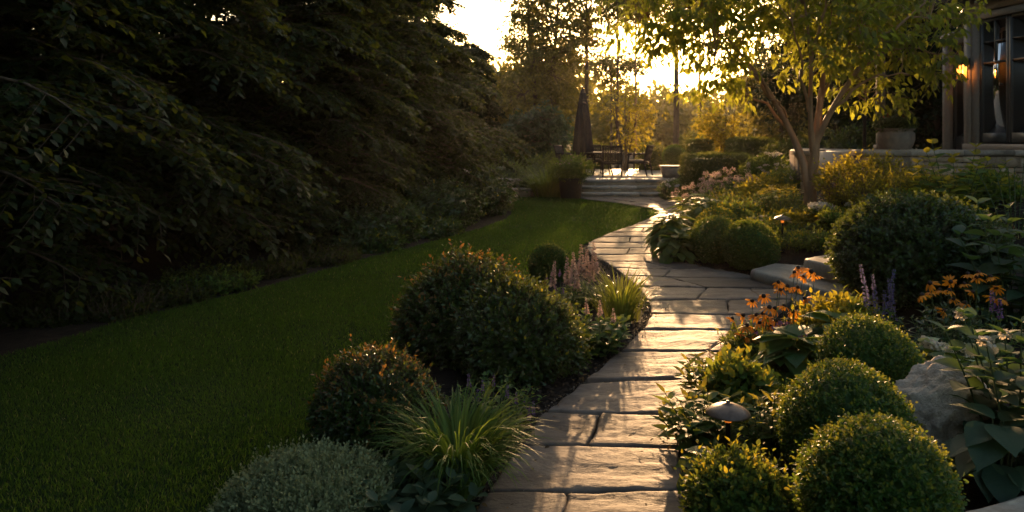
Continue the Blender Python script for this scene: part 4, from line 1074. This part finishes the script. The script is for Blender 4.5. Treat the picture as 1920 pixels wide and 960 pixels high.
shrub('dense_shrub', 'big dark dense shrub with reddish top at the lawn side', 866, 504, 186, 5.35, 106, ['dark', 'orangetip', 'bark'], OVAL, .042, 1700, 8, .11, .34, tipfrac=.3, shoots=.25)
shrub('dense_shrub', 'big green dense shrub with bright tips, in front of pink flower spires', 958, 534, 218, 4.95, 107, ['dark', 'yellow', 'bark'], OVAL, .042, 1800, 8, .11, .34, tipfrac=.16, shoots=.2, tipn=1)
boxball('small clipped box ball behind the big dense shrub by the lawn', 1030, 512, 37, 8.2, 108, tipfrac=.8)
o, tips, b = leafy('astilbe', 'clump with tall pale pink flower spires left of strap leaf clump', 1090, 530, 110, 6.9, 109, ['mid', 'stem'], 26, .07, 8, LANCE, .4, 1.3)
add_spikes(o, b, [(1036, 488), (1063, 480), (1075, 472), (1090, 458), (1102, 466), (1116, 454), (1080, 495), (1110, 478)], 6.9, 2, .26, .036, 'fl_pink', 170, .2, .016)
grass_clump('strap_leaf_clump', 'bright green strap leaf clump at the bend of the path', 1162, 6.35, .36, 130, 110, 'strap', 260, 1.3, .014, length=.5)
o, tips, b = leafy('salvia', 'leafy clump with short pink spikes beside the flagstone edge', 1118, 590, 135, 5.4, 111, ['hosta', 'stem'], 26, .085, 7, OVAL, .55, 1.0, uv=True)
add_spikes(o, b, [(1073, 568), (1100, 560), (1125, 563), (1150, 578)], 5.4, 3, .12, .022, 'fl_pink', 90, .12, .012)
o, tips, b = leafy('catmint', 'small purple flowered clump behind the green dense shrub', 1040, 545, 90, 6.2, 112, ['mid', 'stem'], 22, .04, 8, OVAL, .5)
add_spikes(o, b, [(1025, 515), (1040, 535), (1050, 505), (1030, 545), (1055, 540)], 6.1, 4, .07, .016, 'fl_purple', 60, .12, .012)

# ------------------------------------------------------------------ right bed, near part
boxball('front clipped box ball at the bottom edge, nearest the flat slab', 1647, 935, 142, 2.68, 120, ntw=3200)
boxball('clipped box ball directly left of the pale boulder', 1585, 808, 122, 3.28, 121, ntw=2900)
boxball('clipped box ball between broad leaves and the cream edged plant', 1627, 690, 92, 4.2, 122)
o, _, _ = leafy('upright_plant', 'upright bright leafed shoots between dome light and box ball', 1440, 722, 85, 3.6, 123, ['mid', 'yellow', 'stem'], 20, .075, 9, LANCE, .3, 1.25, hv=.45)
o, _, _ = leafy('leafy_plant', 'lush leafy plant at the path edge left of the dome light', 1318, 735, 130, 3.75, 124, ['mid', 'yellow', 'stem'], 26, .10, 7, LANCE, .6, 1.5)
o, tips, b = leafy('leafy_plant', 'leafy plant with two pink spikes overhanging the flagstones', 1342, 668, 130, 4.5, 125, ['mid', 'yellow', 'stem'], 26, .095, 7, LANCE, .55, 1.5)
add_spikes(o, b, [(1330, 645), (1352, 640)], 4.5, 5, .10, .014, 'fl_pink', 70, .15, .011)
shrub('ground_cover_shrub', 'low small leaved golden tipped shrub under the dome light', 1385, 872, 180, 2.95, 126, ['mid', 'yellow', 'stem'], OVAL, .034, 700, 8, .08, .25, tipfrac=.4, shoots=.25)
rosette('broad_leaf_plant', 'broad leaved clump below the dome light at the path edge', 1330, 830, 110, 3.25, 127, 'hosta', 26, .11)
rosette('hosta', 'large broad leaved hosta left of the middle box ball', 1470, 615, 190, 4.55, 128, 'hosta', 46, .19, crowns=2)
rosette('hosta', 'sunlit broad leaved hosta behind the middle box ball below lupins', 1570, 585, 130, 5.2, 129, 'hosta', 34, .17)
coneflowers('orange coneflowers leaning over the flagstones beside the stone step', [(1418, 592), (1438, 598), (1455, 602), (1470, 612), (1405, 632), (1420, 640), (1440, 630), (1510, 560), (1392, 592), (1372, 598), (1410, 565), (1432, 556), (1460, 530), (1463, 545), (1475, 538), (1490, 512), (1497, 503), (1505, 520), (1520, 510), (1528, 518), (1442, 578), (1452, 580), (1470, 575), (1487, 585), (1430, 590), (1495, 540), (1400, 612), (1425, 607), (1415, 622), (1445, 612), (1480, 600), (1390, 626)], (1430, 610, 170), 5.0, 130, ['mid', 'stem'])
coneflowers('orange coneflowers above dark foliage in front of the glossy shrub', [(1745, 532), (1730, 555), (1762, 545), (1782, 528), (1780, 545), (1808, 533), (1815, 515), (1832, 522), (1835, 512), (1858, 520), (1868, 540), (1822, 548), (1810, 570), (1768, 583), (1797, 582), (1862, 558), (1882, 562), (1743, 548), (1788, 562)], (1800, 572, 200), 5.0, 131, ['dark', 'stem'])
o, tips, b = leafy('lupin', 'tall blue violet flower spires in front of the glossy shrub', 1652, 575, 80, 5.45, 132, ['mid', 'stem'], 16, .07, 7, LANCE, .3, 1.2)
add_spikes(o, b, [(1628, 494), (1645, 515), (1667, 505), (1677, 520), (1660, 545)], 5.4, 6, .32, .024, 'fl_blue', 150, .2, .017, .6)
o, tips, b = leafy('violet_spire_plant', 'small violet flower spire right of the orange coneflowers', 1865, 590, 60, 4.6, 133, ['mid', 'stem'], 12, .06, 7, LANCE, .3, 1.2)
add_spikes(o, b, [(1862, 545), (1876, 560)], 4.6, 7, .13, .018, 'fl_purple', 80, .2, .014, .5)
o, tips, b = leafy('lilac_aster', 'small lilac flowers tangled under the left orange coneflowers', 1475, 610, 70, 4.9, 134, ['mid', 'stem'], 16, .05, 8, LANCE, .4, 1.1)
rng = np.random.default_rng(9)
add_heads(o, [tuple(tp[0] + np.array([0, 0, .01])) for tp in tips], 8, .02, 'fl_purple', 26, .014)
shrub('glossy_shrub', 'large rounded glossy dark green shrub right of stone steps', 1722, 366, 318, 6.6, 135, ['gloss', 'gloss', 'bark'], OVAL, .045, 3800, 8, .1, .09, updir=.35, shoots=.03, core=.84)
# cream-edged hydrangea
o, tips, b = leafy('variegated_plant', 'cream edged leafy plant with pale flower heads behind boulder', 1738, 634, 150, 4.4, 136, ['hosta', 'varieg', 'stem'], 13, .12, 6, BROAD, .5, .95, uv=True)
add_heads(o, [tuple(tp[0]) for tp in tips[:6]], 10, .032, 'fl_white', 60, .022, .8)
# tall broad-leaved plants at the right edge
o, tips, b = leafy('hydrangea', 'tall broad leaved plant with pale buds along the right edge', 1908, 560, 100, 3.3, 137, ['bluegreen', 'stem'], 12, .125, 8, BROAD, .3, .9, hv=.25, uv=True)
add_heads(o, [tuple(tp[0]) for tp in tips[3:7]], 11, .03, 'fl_white', 50, .02, .8)
rosette('broad_leaf_plant', 'big leaved dark plant between front box ball and right edge', 1872, 765, 160, 3.12, 138, 'bluegreen', 28, .19)
o, tips, b = leafy('leafy_plant', 'grey green broad leaved plant at the right edge beside coneflowers', 1905, 360, 120, 5.6, 139, ['bluegreen', 'stem'], 12, .16, 8, BROAD, .35, .9, uv=True)
leafy('leafy_plant', 'low bluish foliage between coneflowers and the cream edged plant', 1770, 625, 170, 4.7, 140, ['bluegreen', 'stem'], 26, .07, 8, LANCE, .5, 1.1)
leafy('wispy_plant', 'thin wispy plant in front of the stone wall at the right edge', 1905, 275, 80, 7.4, 141, ['dark', 'stem'], 9, .06, 14, LANCE, .3, 1.0)

# ------------------------------------------------------------------ right bed, middle and far part
boxball('clipped box ball nearest the lower stone step', 1406, 464, 51, 8.6, 150, ntw=1800)
boxball('clipped box ball standing just left of the ball by the steps', 1342, 453, 47, 9.2, 151, ntw=1800)
boxball('golden topped box ball hidden behind two other balls', 1345, 432, 42, 10.1, 152, tip='yellow', ntw=1500)
rosette('hosta_mound', 'strap leaved green mound at the inner bend of the path', 1262, 398, 100, 9.9, 153, 'hosta', 60, .26, T=LANCE, wid=1.5, crowns=3)
rosette('hosta_mound', 'broad leaved mound left of the clipped balls above the path', 1275, 430, 90, 9.3, 154, 'hosta', 50, .2, T=OVAL, wid=1.2, crowns=2)
rosette('hosta_mound', 'green leafy mound behind the strap leaved mound at path bend', 1315, 366, 110, 11.2, 155, 'mid', 50, .24, T=LANCE, wid=1.6, crowns=3)
def perennial(label, xc, yt, w, d, seed, mats, n=30, ls=.09, heads=None, T=LANCE, name='perennial', wid=1.3, fr=.035, nh=99, flat=.6, lean=.4, fs=None):
    o, tips, b = leafy(name, label, xc, yt, w, d, seed, mats, n, ls, 9, T, lean, wid)
    if heads: add_heads(o, [tuple(tp[0] + np.array([0, 0, .01])) for tp in tips[:nh]], seed + 1, fr, heads, 60, fs or fr * .6, flat)
    return o
perennial('pale pink plumed perennial at the far end of the hedge bed', 1365, 322, 90, 13.5, 160, ['mid', 'stem'], 40, .1, 'fl_pink', fr=.06, fs=.017, flat=1.6)
perennial('pinkish plumes on thin stems above the path bend', 1305, 345, 60, 13.0, 161, ['mid', 'stem'], 26, .09, 'fl_pink', fr=.045, fs=.015, flat=1.8)
perennial('golden grassy clump below the pale pink plumes', 1395, 350, 95, 12.4, 162, ['yellow', 'stem'], 44, .1)
perennial('leafy green perennial behind the golden topped box ball', 1420, 372, 110, 11.2, 163, ['mid', 'yellow', 'stem'], 34, .1)
perennial('sunlit perennial left of the small tree trunk', 1465, 345, 110, 11.0, 164, ['mid', 'yellow', 'stem'], 34, .1)
perennial('flower dotted leafy clump beside the black dome light', 1425, 405, 90, 10.1, 165, ['mid', 'stem'], 26, .08, 'fl_white', fr=.018, nh=12)
perennial('golden leafy clump behind the black dome light post', 1482, 430, 80, 10.0, 166, ['yellow', 'stem'], 22, .08)
perennial('white flower clusters right below the small tree trunk', 1540, 385, 80, 9.6, 167, ['mid', 'stem'], 24, .08, 'fl_white', fr=.05, nh=12)
perennial('white flower clusters against the top left of glossy shrub', 1605, 388, 70, 9.3, 168, ['mid', 'stem'], 20, .08, 'fl_white', fr=.05, nh=7)
perennial('low green clump in the mulch above the upper stone step', 1545, 440, 110, 9.3, 169, ['dark', 'stem'], 30, .07)
FILL = [(1425, 640, 110, 5.1, 'mid', 'leafy clump under the left orange coneflowers at the paving'), (1555, 585, 90, 5.5, 'yellow', 'golden clump between left coneflowers and the lupins'), (1600, 575, 80, 5.6, 'mid', 'green clump left of the blue violet lupin spires'), (1385, 700, 90, 4.2, 'mid', 'green clump behind the dome light at the flagstones'),(1450, 418, 110, 9.9, 'mid', 'leafy clump between the box balls and the dome light'), (1512, 418, 90, 9.8, 'yellow', 'golden clump in front of the small tree trunk'), (1490, 396, 80, 10.6, 'mid', 'green clump hugging the foot of the small tree'), (1590, 410, 90, 9.0, 'mid', 'green clump behind the top of the glossy shrub'), (1450, 375, 100, 11.6, 'mid', 'green clump with gold shoots left of the small tree'), (1385, 385, 90, 10.8, 'hosta', 'broad green clump behind the clipped balls'), (1520, 448, 90, 8.9, 'mid', 'low clump beside the upper stone step'), (1640, 345, 90, 9.8, 'yellow', 'golden clump at the middle of the terrace wall foot'), (1750, 345, 110, 9.0, 'mid', 'green clump behind the glossy shrub at the wall'), (1840, 335, 120, 8.6, 'mid', 'green clump at the right part of the terrace wall'), (1345, 372, 80, 11.8, 'mid', 'green clump under the pinkish plumes'), (1430, 338, 90, 12.6, 'yellow', 'golden clump below the white flowering shrub'), (1475, 322, 80, 12.8, 'mid', 'green clump right of the white flowering shrub')]
for i, (xc, yt, w, d, mt, lb) in enumerate(FILL):
    shrub('perennial_clump', lb, xc, yt, w, d, 700 + i, [mt, 'yellow', 'stem'], OVAL if i % 2 else LANCE, .075, 330, 7, .13, .3, core=.5, shoots=.3, tipfrac=.35, group='perennial clumps in the right bed')
shrub('golden_shrub', 'backlit golden shrub right of the small tree trunk', 1618, 302, 130, 10.0, 170, ['yellow', 'yellow', 'bark'], OVAL, .06, 420, 7, .17, .45, shoots=.35, core=0, cat='shrub', group='golden shrubs below the terrace wall')
shrub('golden_shrub', 'low golden spreading shrub at the foot of the terrace wall', 1690, 338, 170, 8.9, 171, ['yellow', 'yellow', 'bark'], LANCE, .075, 460, 7, .16, .45, shoots=.35, core=0, group='golden shrubs below the terrace wall')
shrub('golden_shrub', 'golden shrub with dusky shoots between trunk and white flowers', 1590, 352, 80, 9.7, 172, ['yellow', 'pinkleaf', 'bark'], LANCE, .07, 260, 7, .14, .4, shoots=.35, core=0, group='golden shrubs below the terrace wall')
o, _, _ = leafy('tall_shrub', 'tall loose golden tipped shrub in front of the terrace wall', 1795, 262, 150, 8.2, 173, ['mid', 'yellow', 'stem'], 15, .14, 10, OVAL, .5, 1.2, hv=.5)
shrub('white_flower_shrub', 'rounded shrub topped with white blooms behind the box hedge', 1445, 288, 105, 14.2, 174, ['mid', 'mid', 'bark'], OVAL, .06, 900, 7, .1, .15, core=.8)
hs = bpy.context.scene.objects[-1] if False else None
def heads_on(o, seed, n, r, mat, rx, h, fs=.03):
    rng = np.random.default_rng(seed); pts = []
    for k in range(n):
        d = nrm(rng.normal(size=3)); d[2] = abs(d[2]) * .9 + .25; d = nrm(d); pts.append((d[0] * rx, d[1] * rx, h * .45 + d[2] * h * .55))
    add_heads(o, pts, seed, r, mat, 40, fs)
wf = [o for o in COL.objects if o.name.startswith('white_flower_shrub')][0]; heads_on(wf, 12, 46, .05, 'fl_white', .5, ztop(288, 14.2) - wf.location[2])
ws = shrub('white_flower_mound', 'small mound of pale flowers at the right end of the patio steps', 1268, 338, 62, 18.6, 175, ['mid', 'mid', 'bark'], LANCE, .08, 380, 6, .12, .2, core=.7); heads_on(ws, 13, 30, .05, 'fl_white', .42, ztop(335, 18.6))
def hedge(label, x0, x1, yt, d, dep, seed, zb=None):
    rng = np.random.default_rng(seed); a = at(x0, d); b_ = at(x1, d); c = (a + b_) / 2; c[2] = float(ground(c[0], d)) if zb is None else zb
    w = (b_[0] - a[0]) / 2; h = ztop(yt, d) - c[2]; mb = MB()
    n = int(9000 * min(1, w * h)); n = max(n, 2500)
    k = rng.uniform(0, 1, n); P = np.empty((n, 3)); Nn = np.zeros((n, 3))
    P[:, 0] = rng.uniform(-w, w, n); P[:, 1] = rng.uniform(-dep, dep, n); P[:, 2] = rng.uniform(0, h, n)
    f = rng.integers(0, 5, n)
    for q, (ax, s) in enumerate(((2, 1), (1, -1), (0, -1), (0, 1), (1, 1))):
        m_ = f == q; Nn[m_, ax] = s; P[m_, ax] = (h if ax == 2 else (w if ax == 0 else dep)) * (1 if s > 0 else -1)
    P += rng.normal(0, .025, P.shape) + np.array([[.05 * mnoise.noise(Vector(p * 1.7)) for _ in range(3)] for p in P])
    TW = nrm(Nn + .4 * rng.normal(size=P.shape)); twigs_leaves(mb, P - TW * .03, TW, np.full(n, .06), 4, SMALL, .045, rng, 0)
    bbox(mb, -w * .95, w * .95, -dep * .92, dep * .92, 0, h * .95, .08)
    mb.v = [v + c for v in mb.v]
    return tag(mb.build('clipped_hedge', M['hedge'], loc=c), label, 'hedge', 'clipped hedges by the patio')
hedge('long clipped hedge right of the planter with the box ball', 1288, 1402, 292, 16.5, .5, 180)
hedge('short clipped hedge block farther back behind the ball planter', 1292, 1332, 264, 23.5, .4, 181)
hedge('dark clipped hedge block behind the white flowering shrub', 1372, 1442, 262, 21, .5, 182)

# the small multi-stem tree
tb_ = at(1519, 10.5); px_ = 10.5 / F
def tp(x, y, dy=0): return np.array([(x - 1519) * px_, dy, ztop(y, 10.5) - tb_[2]])
trunks = [[tp(1521, 385), tp(1516, 345), tp(1508, 300, .05), tp(1492, 255, .1), tp(1465, 195, .15), tp(1425, 130, .2), tp(1370, 60, .3)],
          [tp(1519, 385, .02), tp(1521, 345, .02), tp(1525, 300, -.05), tp(1527, 250, -.05), tp(1533, 190, -.1), tp(1540, 110, -.15), tp(1550, 0, -.2)],
          [tp(1524, 290, -.03), tp(1514, 250, -.12), tp(1506, 190, -.25), tp(1500, 120, -.4), tp(1480, 20, -.55)],
          [tp(1526, 270, -.06), tp(1540, 220, -.2), tp(1575, 150, -.35), tp(1625, 80, -.5), tp(1690, 20, -.6)]]
tr_ = [(.075, .016), (.095, .015), (.05, .012), (.05, .012)]
limbs = [(tp(1492, 255, .1), tp(1400, 165, .6), .15, .028), (tp(1465, 195, .15), tp(1330, 110, -.3), .2, .026), (tp(1465, 195, .15), tp(1290, 70, .3), .25, .026), (tp(1425, 130, .2), tp(1230, 20, .5), .3, .022),
         (tp(1506, 210, -.2), tp(1440, 60, -.9), .1, .026), (tp(1530, 210, -.1), tp(1590, 40, .6), .1, .026), (tp(1540, 220, -.2), tp(1640, 150, -.9), .2, .026), (tp(1575, 150, -.35), tp(1720, 110, -.5), .25, .024),
         (tp(1600, 110, -.4), tp(1745, 60, -.4), .3, .022), (tp(1533, 190, -.1), tp(1560, 60, -.9), .1, .024), (tp(1500, 120, -.4), tp(1530, -60, -.7), .1, .024), (tp(1540, 150, -.1), tp(1660, 10, .8), .2, .024), (tp(1560, 180, -.3), tp(1650, 190, .3), .12, .018), (tp(1480, 220, .1), tp(1420, 190, -.5), .1, .018)]
cl = [(tp(1250, 25, .3), .75), (tp(1330, 60, -.1), .85), (tp(1330, 130, -.2), .5), (tp(1400, 20, .2), .9), (tp(1420, 120, .3), .7), (tp(1400, 165, .5), .45), (tp(1490, 30, -.6), .9), (tp(1500, 110, -.8), .6), (tp(1560, 60, -.4), .9), (tp(1580, 140, .3), .65),
      (tp(1620, 170, -.3), .55), (tp(1650, 70, -.2), .9), (tp(1700, 110, -.5), .65), (tp(1640, 20, .5), .9), (tp(1740, 50, -.4), .5), (tp(1765, 8, -.3), .4), (tp(1700, -10, .2), .8), (tp(1560, -60, 0), 1.1), (tp(1400, -60, 0), 1.0), (tp(1210, 55, .4), .6), (tp(1185, 5, .1), .6), (tp(1270, 10, -.4), .7), (tp(1240, 95, .2), .35), (tp(1640, -60, 0), .9), (tp(1715, 150, -.4), .3), (tp(1300, 175, .2), .3), (tp(1690, 165, .3), .35)]
crown_tree('multi_stem_tree', 'small multi stemmed garden tree with backlit leaves before the terrace', tb_, trunks, tr_, limbs, [(c[0], c[1], c[2], r, r * .55) for c, r in cl], 201, 560, 21, .112, HORN, 'maple', 'barkl', 'tree', None, .36, .03, .75, 8, 1.0, .8)

# ------------------------------------------------------------------ left trees and their undergrowth
wide = lambda r: (lambda f: r * (1 - .62 * max(0, f) ** 1.2))
HB = [(-5.6, .4, 9, 2.5),(-5.9, 3.6, 9, 2.5), (-5.6, 6.6, 9.5, 2.7), (-4.9, 9.0, 9.5, 2.6), (-3.95, 11.6, 9.0, 2.4), (-3.1, 14.4, 8.2, 2.5)]  # the nearest tree is added to darken the left foreground
HL = ['dark hornbeam beside the viewer at the near end of the row','huge dark hornbeam filling the left edge over the lawn', 'dark hornbeam standing behind the low shrubs at far left', 'dark hornbeam with layered drooping sprays over the lawn edge', 'leafy hornbeam in the middle of the left tree row', 'hornbeam with gold lit right side near the lawn end']
for i, ((x, y, h, r), lb) in enumerate(zip(HB, HL)):
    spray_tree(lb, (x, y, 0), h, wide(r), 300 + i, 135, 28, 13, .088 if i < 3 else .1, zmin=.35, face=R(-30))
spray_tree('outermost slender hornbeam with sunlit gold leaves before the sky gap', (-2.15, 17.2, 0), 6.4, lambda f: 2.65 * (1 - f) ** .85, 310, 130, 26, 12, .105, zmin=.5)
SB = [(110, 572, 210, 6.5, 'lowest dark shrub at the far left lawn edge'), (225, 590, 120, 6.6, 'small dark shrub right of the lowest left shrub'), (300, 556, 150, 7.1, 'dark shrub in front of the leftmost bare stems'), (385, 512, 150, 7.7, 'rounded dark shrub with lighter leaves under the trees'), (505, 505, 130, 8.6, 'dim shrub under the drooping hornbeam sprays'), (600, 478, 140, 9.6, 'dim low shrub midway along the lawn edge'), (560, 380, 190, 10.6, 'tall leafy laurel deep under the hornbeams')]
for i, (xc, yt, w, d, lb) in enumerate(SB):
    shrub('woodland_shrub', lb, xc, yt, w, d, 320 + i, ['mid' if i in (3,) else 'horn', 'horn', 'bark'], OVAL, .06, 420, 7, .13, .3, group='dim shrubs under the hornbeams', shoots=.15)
LA = [(690, 372, 200, 11.4, 'broad laurel with pale glints beneath the hornbeams'), (790, 335, 190, 13.2, 'dense laurel with shining leaves near the lawn bend'), (885, 325, 130, 15.2, 'laurel with gold dots at the end of the tree row'), (690, 445, 120, 10.5, 'low laurel skirting the lawn edge midway'), (800, 420, 140, 12.2, 'low laurel skirting the lawn in front of the dense one')]
for i, (xc, yt, w, d, lb) in enumerate(LA):
    shrub('laurel', lb, xc, yt, w, d, 340 + i, ['gloss', 'yellow', 'bark'], OVAL, .085, 620, 7, .16, .28, group='laurels beneath the hornbeams', shoots=.15, tipfrac=.12, tipn=1)
shrub('dusky_shrub', 'small dusky pinkish shrub at the far corner of the lawn', 942, 345, 40, 17.6, 350, ['pinkleaf', 'pinkleaf', 'bark'], OVAL, .05, 260, 6, .1, .25)
shrub('corner_shrub', 'small dark rounded shrub at the lawn corner below dusky shrub', 935, 378, 48, 16.2, 351, ['dark', 'dark', 'bark'], OVAL, .05, 320, 6, .09, .2)
JS = [(950, 310, 100, 21.5, 'dark spreading shrub behind the low stone wall'), (1000, 300, 90, 22.5, 'feathery spreading shrub on the bank left of the patio'), (1050, 285, 80, 24.0, 'loose shrub behind the patio furniture at left')]
for i, (xc, yt, w, d, lb) in enumerate(JS): shrub('spreading_shrub', lb, xc, yt, w, d, 355 + i, ['hedge', 'mid', 'bark'], LANCE, .13, 420, 6, .25, .3, group='spreading shrubs left of the patio', shoots=.2, h=None)
grass_clump('drooping_fern', 'drooping fern clump left of the big charcoal pot', 1027, 19.4, .6, 90, 359, 'strap', 420, 1.5, .03, 'fern', length=.95)
shrub('evergreen_mound', 'rounded green mound right of the low stone wall', 1000, 318, 80, 20.4, 360, ['hedge', 'hedge', 'bark'], LANCE, .1, 420, 6, .2, .25)

# back rows closing the view; some added to block skylight and window reflections
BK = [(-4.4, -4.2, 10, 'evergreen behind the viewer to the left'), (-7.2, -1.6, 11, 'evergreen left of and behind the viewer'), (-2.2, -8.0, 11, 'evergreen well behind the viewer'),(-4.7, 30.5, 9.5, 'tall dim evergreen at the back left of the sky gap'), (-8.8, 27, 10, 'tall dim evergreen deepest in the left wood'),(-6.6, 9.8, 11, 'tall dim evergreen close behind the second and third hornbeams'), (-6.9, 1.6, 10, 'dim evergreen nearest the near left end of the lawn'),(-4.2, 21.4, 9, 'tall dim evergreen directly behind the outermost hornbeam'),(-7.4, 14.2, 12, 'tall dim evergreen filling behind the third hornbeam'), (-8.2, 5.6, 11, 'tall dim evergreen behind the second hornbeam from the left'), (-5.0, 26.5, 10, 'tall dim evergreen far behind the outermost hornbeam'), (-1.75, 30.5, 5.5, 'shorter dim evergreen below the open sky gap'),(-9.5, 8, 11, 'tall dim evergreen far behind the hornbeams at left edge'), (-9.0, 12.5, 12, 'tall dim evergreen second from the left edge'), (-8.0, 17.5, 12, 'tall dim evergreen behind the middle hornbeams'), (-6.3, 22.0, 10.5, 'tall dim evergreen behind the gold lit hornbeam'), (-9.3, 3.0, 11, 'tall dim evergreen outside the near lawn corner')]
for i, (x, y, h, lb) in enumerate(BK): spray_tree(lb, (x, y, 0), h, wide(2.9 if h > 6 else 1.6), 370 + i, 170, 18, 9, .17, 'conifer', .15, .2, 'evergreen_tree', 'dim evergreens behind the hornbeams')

# background beyond the patio
def bgb(xc, d, z=0): return ((xc - 960) / F * d, d, z)
def zz(y, d): return ztop(y, d)
auto_tree('lacy_tree', 'tall lacy dark tree against the bright sky left of the umbrella', bgb(1016, 34), 10.5, (6.2, 2.45, 4.2), 400, 850, 15, .17, 'bgleaf', .17, 20, 14, 'tall trees beyond the patio', multi=2)
auto_tree('lacy_tree', 'tall lacy dark tree directly behind the umbrella tip', bgb(1100, 36), 10, (7.6, 1.5, 2.3), 402, 170, 15, .17, 'bgleaf', .15, 14, 12, 'tall trees beyond the patio')
auto_tree('slender_tree', 'slender pale trunked tree in front of the brightest glow', bgb(1192, 38), 10.8, (8.9, 2.7, 2.1), 404, 460, 12, .16, 'bgleaf', .09, 10, 8, 'tall trees beyond the patio', 'barkl')
auto_tree('slender_tree', 'slim dark trunked tree just right of the umbrella before the glow', bgb(1158, 33), 9.5, (7.9, 1.5, 1.8), 405, 260, 12, .15, 'bgleaf', .08, 10, 8, 'tall trees beyond the patio')
auto_tree('slender_tree', 'slim dark tree standing right of the bare straight trunk', bgb(1312, 37), 10, (8.6, 1.9, 2.0), 403, 300, 12, .16, 'bgleaf', .09, 10, 8, 'tall trees beyond the patio')
auto_tree('tall_tree', 'tall tree with bare straight trunk right of the patio', bgb(1268, 30), 10, (7.9, 2.5, 2.3), 406, 520, 15, .15, 'bgleaf', .15, 16, 12, 'tall trees beyond the patio')
auto_tree('blue_green_tree', 'rounded blue green shrubby tree left of the umbrella', bgb(1010, 26.5, .1), 3.0, (1.6, 1.45, 1.3), 408, 420, 15, .17, 'bgblue', .08, 16, 8, 'small trees around the patio', multi=3, tw_len=.4)
auto_tree('golden_tree', 'backlit golden multi stemmed small tree behind the patio chairs', bgb(1172, 25.8, .3), 3.4, (2.15, 1.2, 1.4), 410, 95, 13, .13, 'yellow', .035, 18, 10, 'small trees around the patio', multi=5, tw_len=.4, limb_r=.03)
auto_tree('golden_tree', 'backlit golden small tree right of the bare straight trunk', bgb(1355, 23.5, .3), 3.1, (1.6, .95, 1.15), 412, 140, 13, .13, 'yellow', .035, 14, 10, 'small trees around the patio', multi=4, tw_len=.35, limb_r=.03)
auto_tree('broadleaf_tree', 'dim rounded tree behind the golden tree, below the glow', bgb(1146, 44), 6.8, (5.5, 2.1, 1.5), 414, 230, 13, .2, 'bgleaf', .08, 11, 9, 'background trees', tw_len=.8)  # crown placed and sized to keep low sun off the near lawn
auto_tree('broadleaf_tree', 'dim dense tree showing between the two lacy trees', bgb(1040, 40.5), 7.4, (4.0, 2.0, 3.3), 415, 560, 15, .2, 'bgleaf', .12, 18, 8, 'background trees', tw_len=.6)  # added as another sun blocker for the near lawn
auto_tree('broadleaf_tree', 'dim dense tree filling the gap left of the lacy trees', bgb(965, 38), 6.2, (3.2, 3.2, 2.9), 416, 560, 15, .22, 'bgleaf', .14, 18, 8, 'background trees', tw_len=.7)
auto_tree('broadleaf_tree', 'dim hazy tree far right of the bare trunk', bgb(1445, 40), 5.0, (2.7, 2.3, 2.1), 418, 380, 15, .22, 'bgleaf', .12, 16, 8, 'background trees', tw_len=.7)
auto_tree('broadleaf_tree', 'dark tree behind the left half of the small garden tree', bgb(1465, 27), 5.6, (2.9, 2.0, 2.6), 420, 480, 15, .18, 'bgleaf', .13, 18, 8, 'background trees', tw_len=.6)
auto_tree('broadleaf_tree', 'dark tree right behind the multi stemmed garden tree', bgb(1570, 21), 7.0, (3.6, 2.2, 3.3), 422, 620, 15, .17, 'conifer', .14, 20, 10, 'background trees', tw_len=.6, fill=.65)
auto_tree('broadleaf_tree', 'dark tree behind the porch post and clay pot', bgb(1680, 16.8), 7.0, (3.5, 1.9, 3.2), 424, 720, 18, .14, 'conifer', .13, 20, 10, 'background trees', tw_len=.5, fill=.7)
auto_tree('broadleaf_tree', 'dark tree pressed against the far end of the house', bgb(1755, 15.0), 6.5, (3.4, 1.3, 3.0), 426, 560, 18, .13, 'conifer', .12, 18, 10, 'background trees', tw_len=.45, fill=.7)
auto_tree('broadleaf_tree', 'large dark tree beyond the terrace piers', bgb(1640, 28), 8.5, (4.2, 3.2, 4.0), 428, 560, 15, .22, 'conifer', .17, 20, 10, 'background trees', tw_len=.7, fill=.65)
for i, (xc, yt, w, d, lb) in enumerate([(1225, 268, 60, 26.5, 'low leafy shrub behind the sideways patio chair'), (1310, 250, 70, 27, 'low shrub at the foot of the bare straight trunk'), (1100, 262, 80, 28, 'dark shrub band behind the closed umbrella'), (1480, 262, 90, 18, 'round shrub left of the terrace piers'), (1545, 250, 80, 17, 'dark shrub behind the two stone piers'), (1600, 240, 90, 15.5, 'dark shrub behind the thin pole')]):
    shrub('border_shrub', lb, xc, yt, w, d, 440 + i, ['hedge', 'yellow' if i < 2 else 'hedge', 'bark'], OVAL, .1, 420, 7, .2, .3, group='shrubs bordering the patio', shoots=.15, tipfrac=.3)

# far wood: one mass nobody could count
rng = np.random.default_rng(500); mb = MB()
for k in range(150):
    x = rng.uniform(-45, 62); y = rng.uniform(55, 92); r = rng.uniform(1.6, 3.2); pxx = 960 + F * x / y
    top = 6.0 + 2.2 * mnoise.noise(Vector((x * .12, y * .1, 3))) + (1.5 if pxx < 1100 or pxx > 1450 else -.6)
    for q in range(5):
        c = np.array([x + rng.normal(0, r * .5), y + rng.normal(0, r * .4), top * rng.uniform(.2, .85)]); n = 130
        d = rsph(rng, n); P = c + d * r * rng.uniform(.55, 1.0, (n, 1))
        place(mb, HORN, P, d + rng.normal(0, .6, (n, 3)), rsph(rng, n), rng.uniform(.35, .7, n), 0, 1.3)
tag(mb.build('forest', M['bgleaf']), kind='stuff')
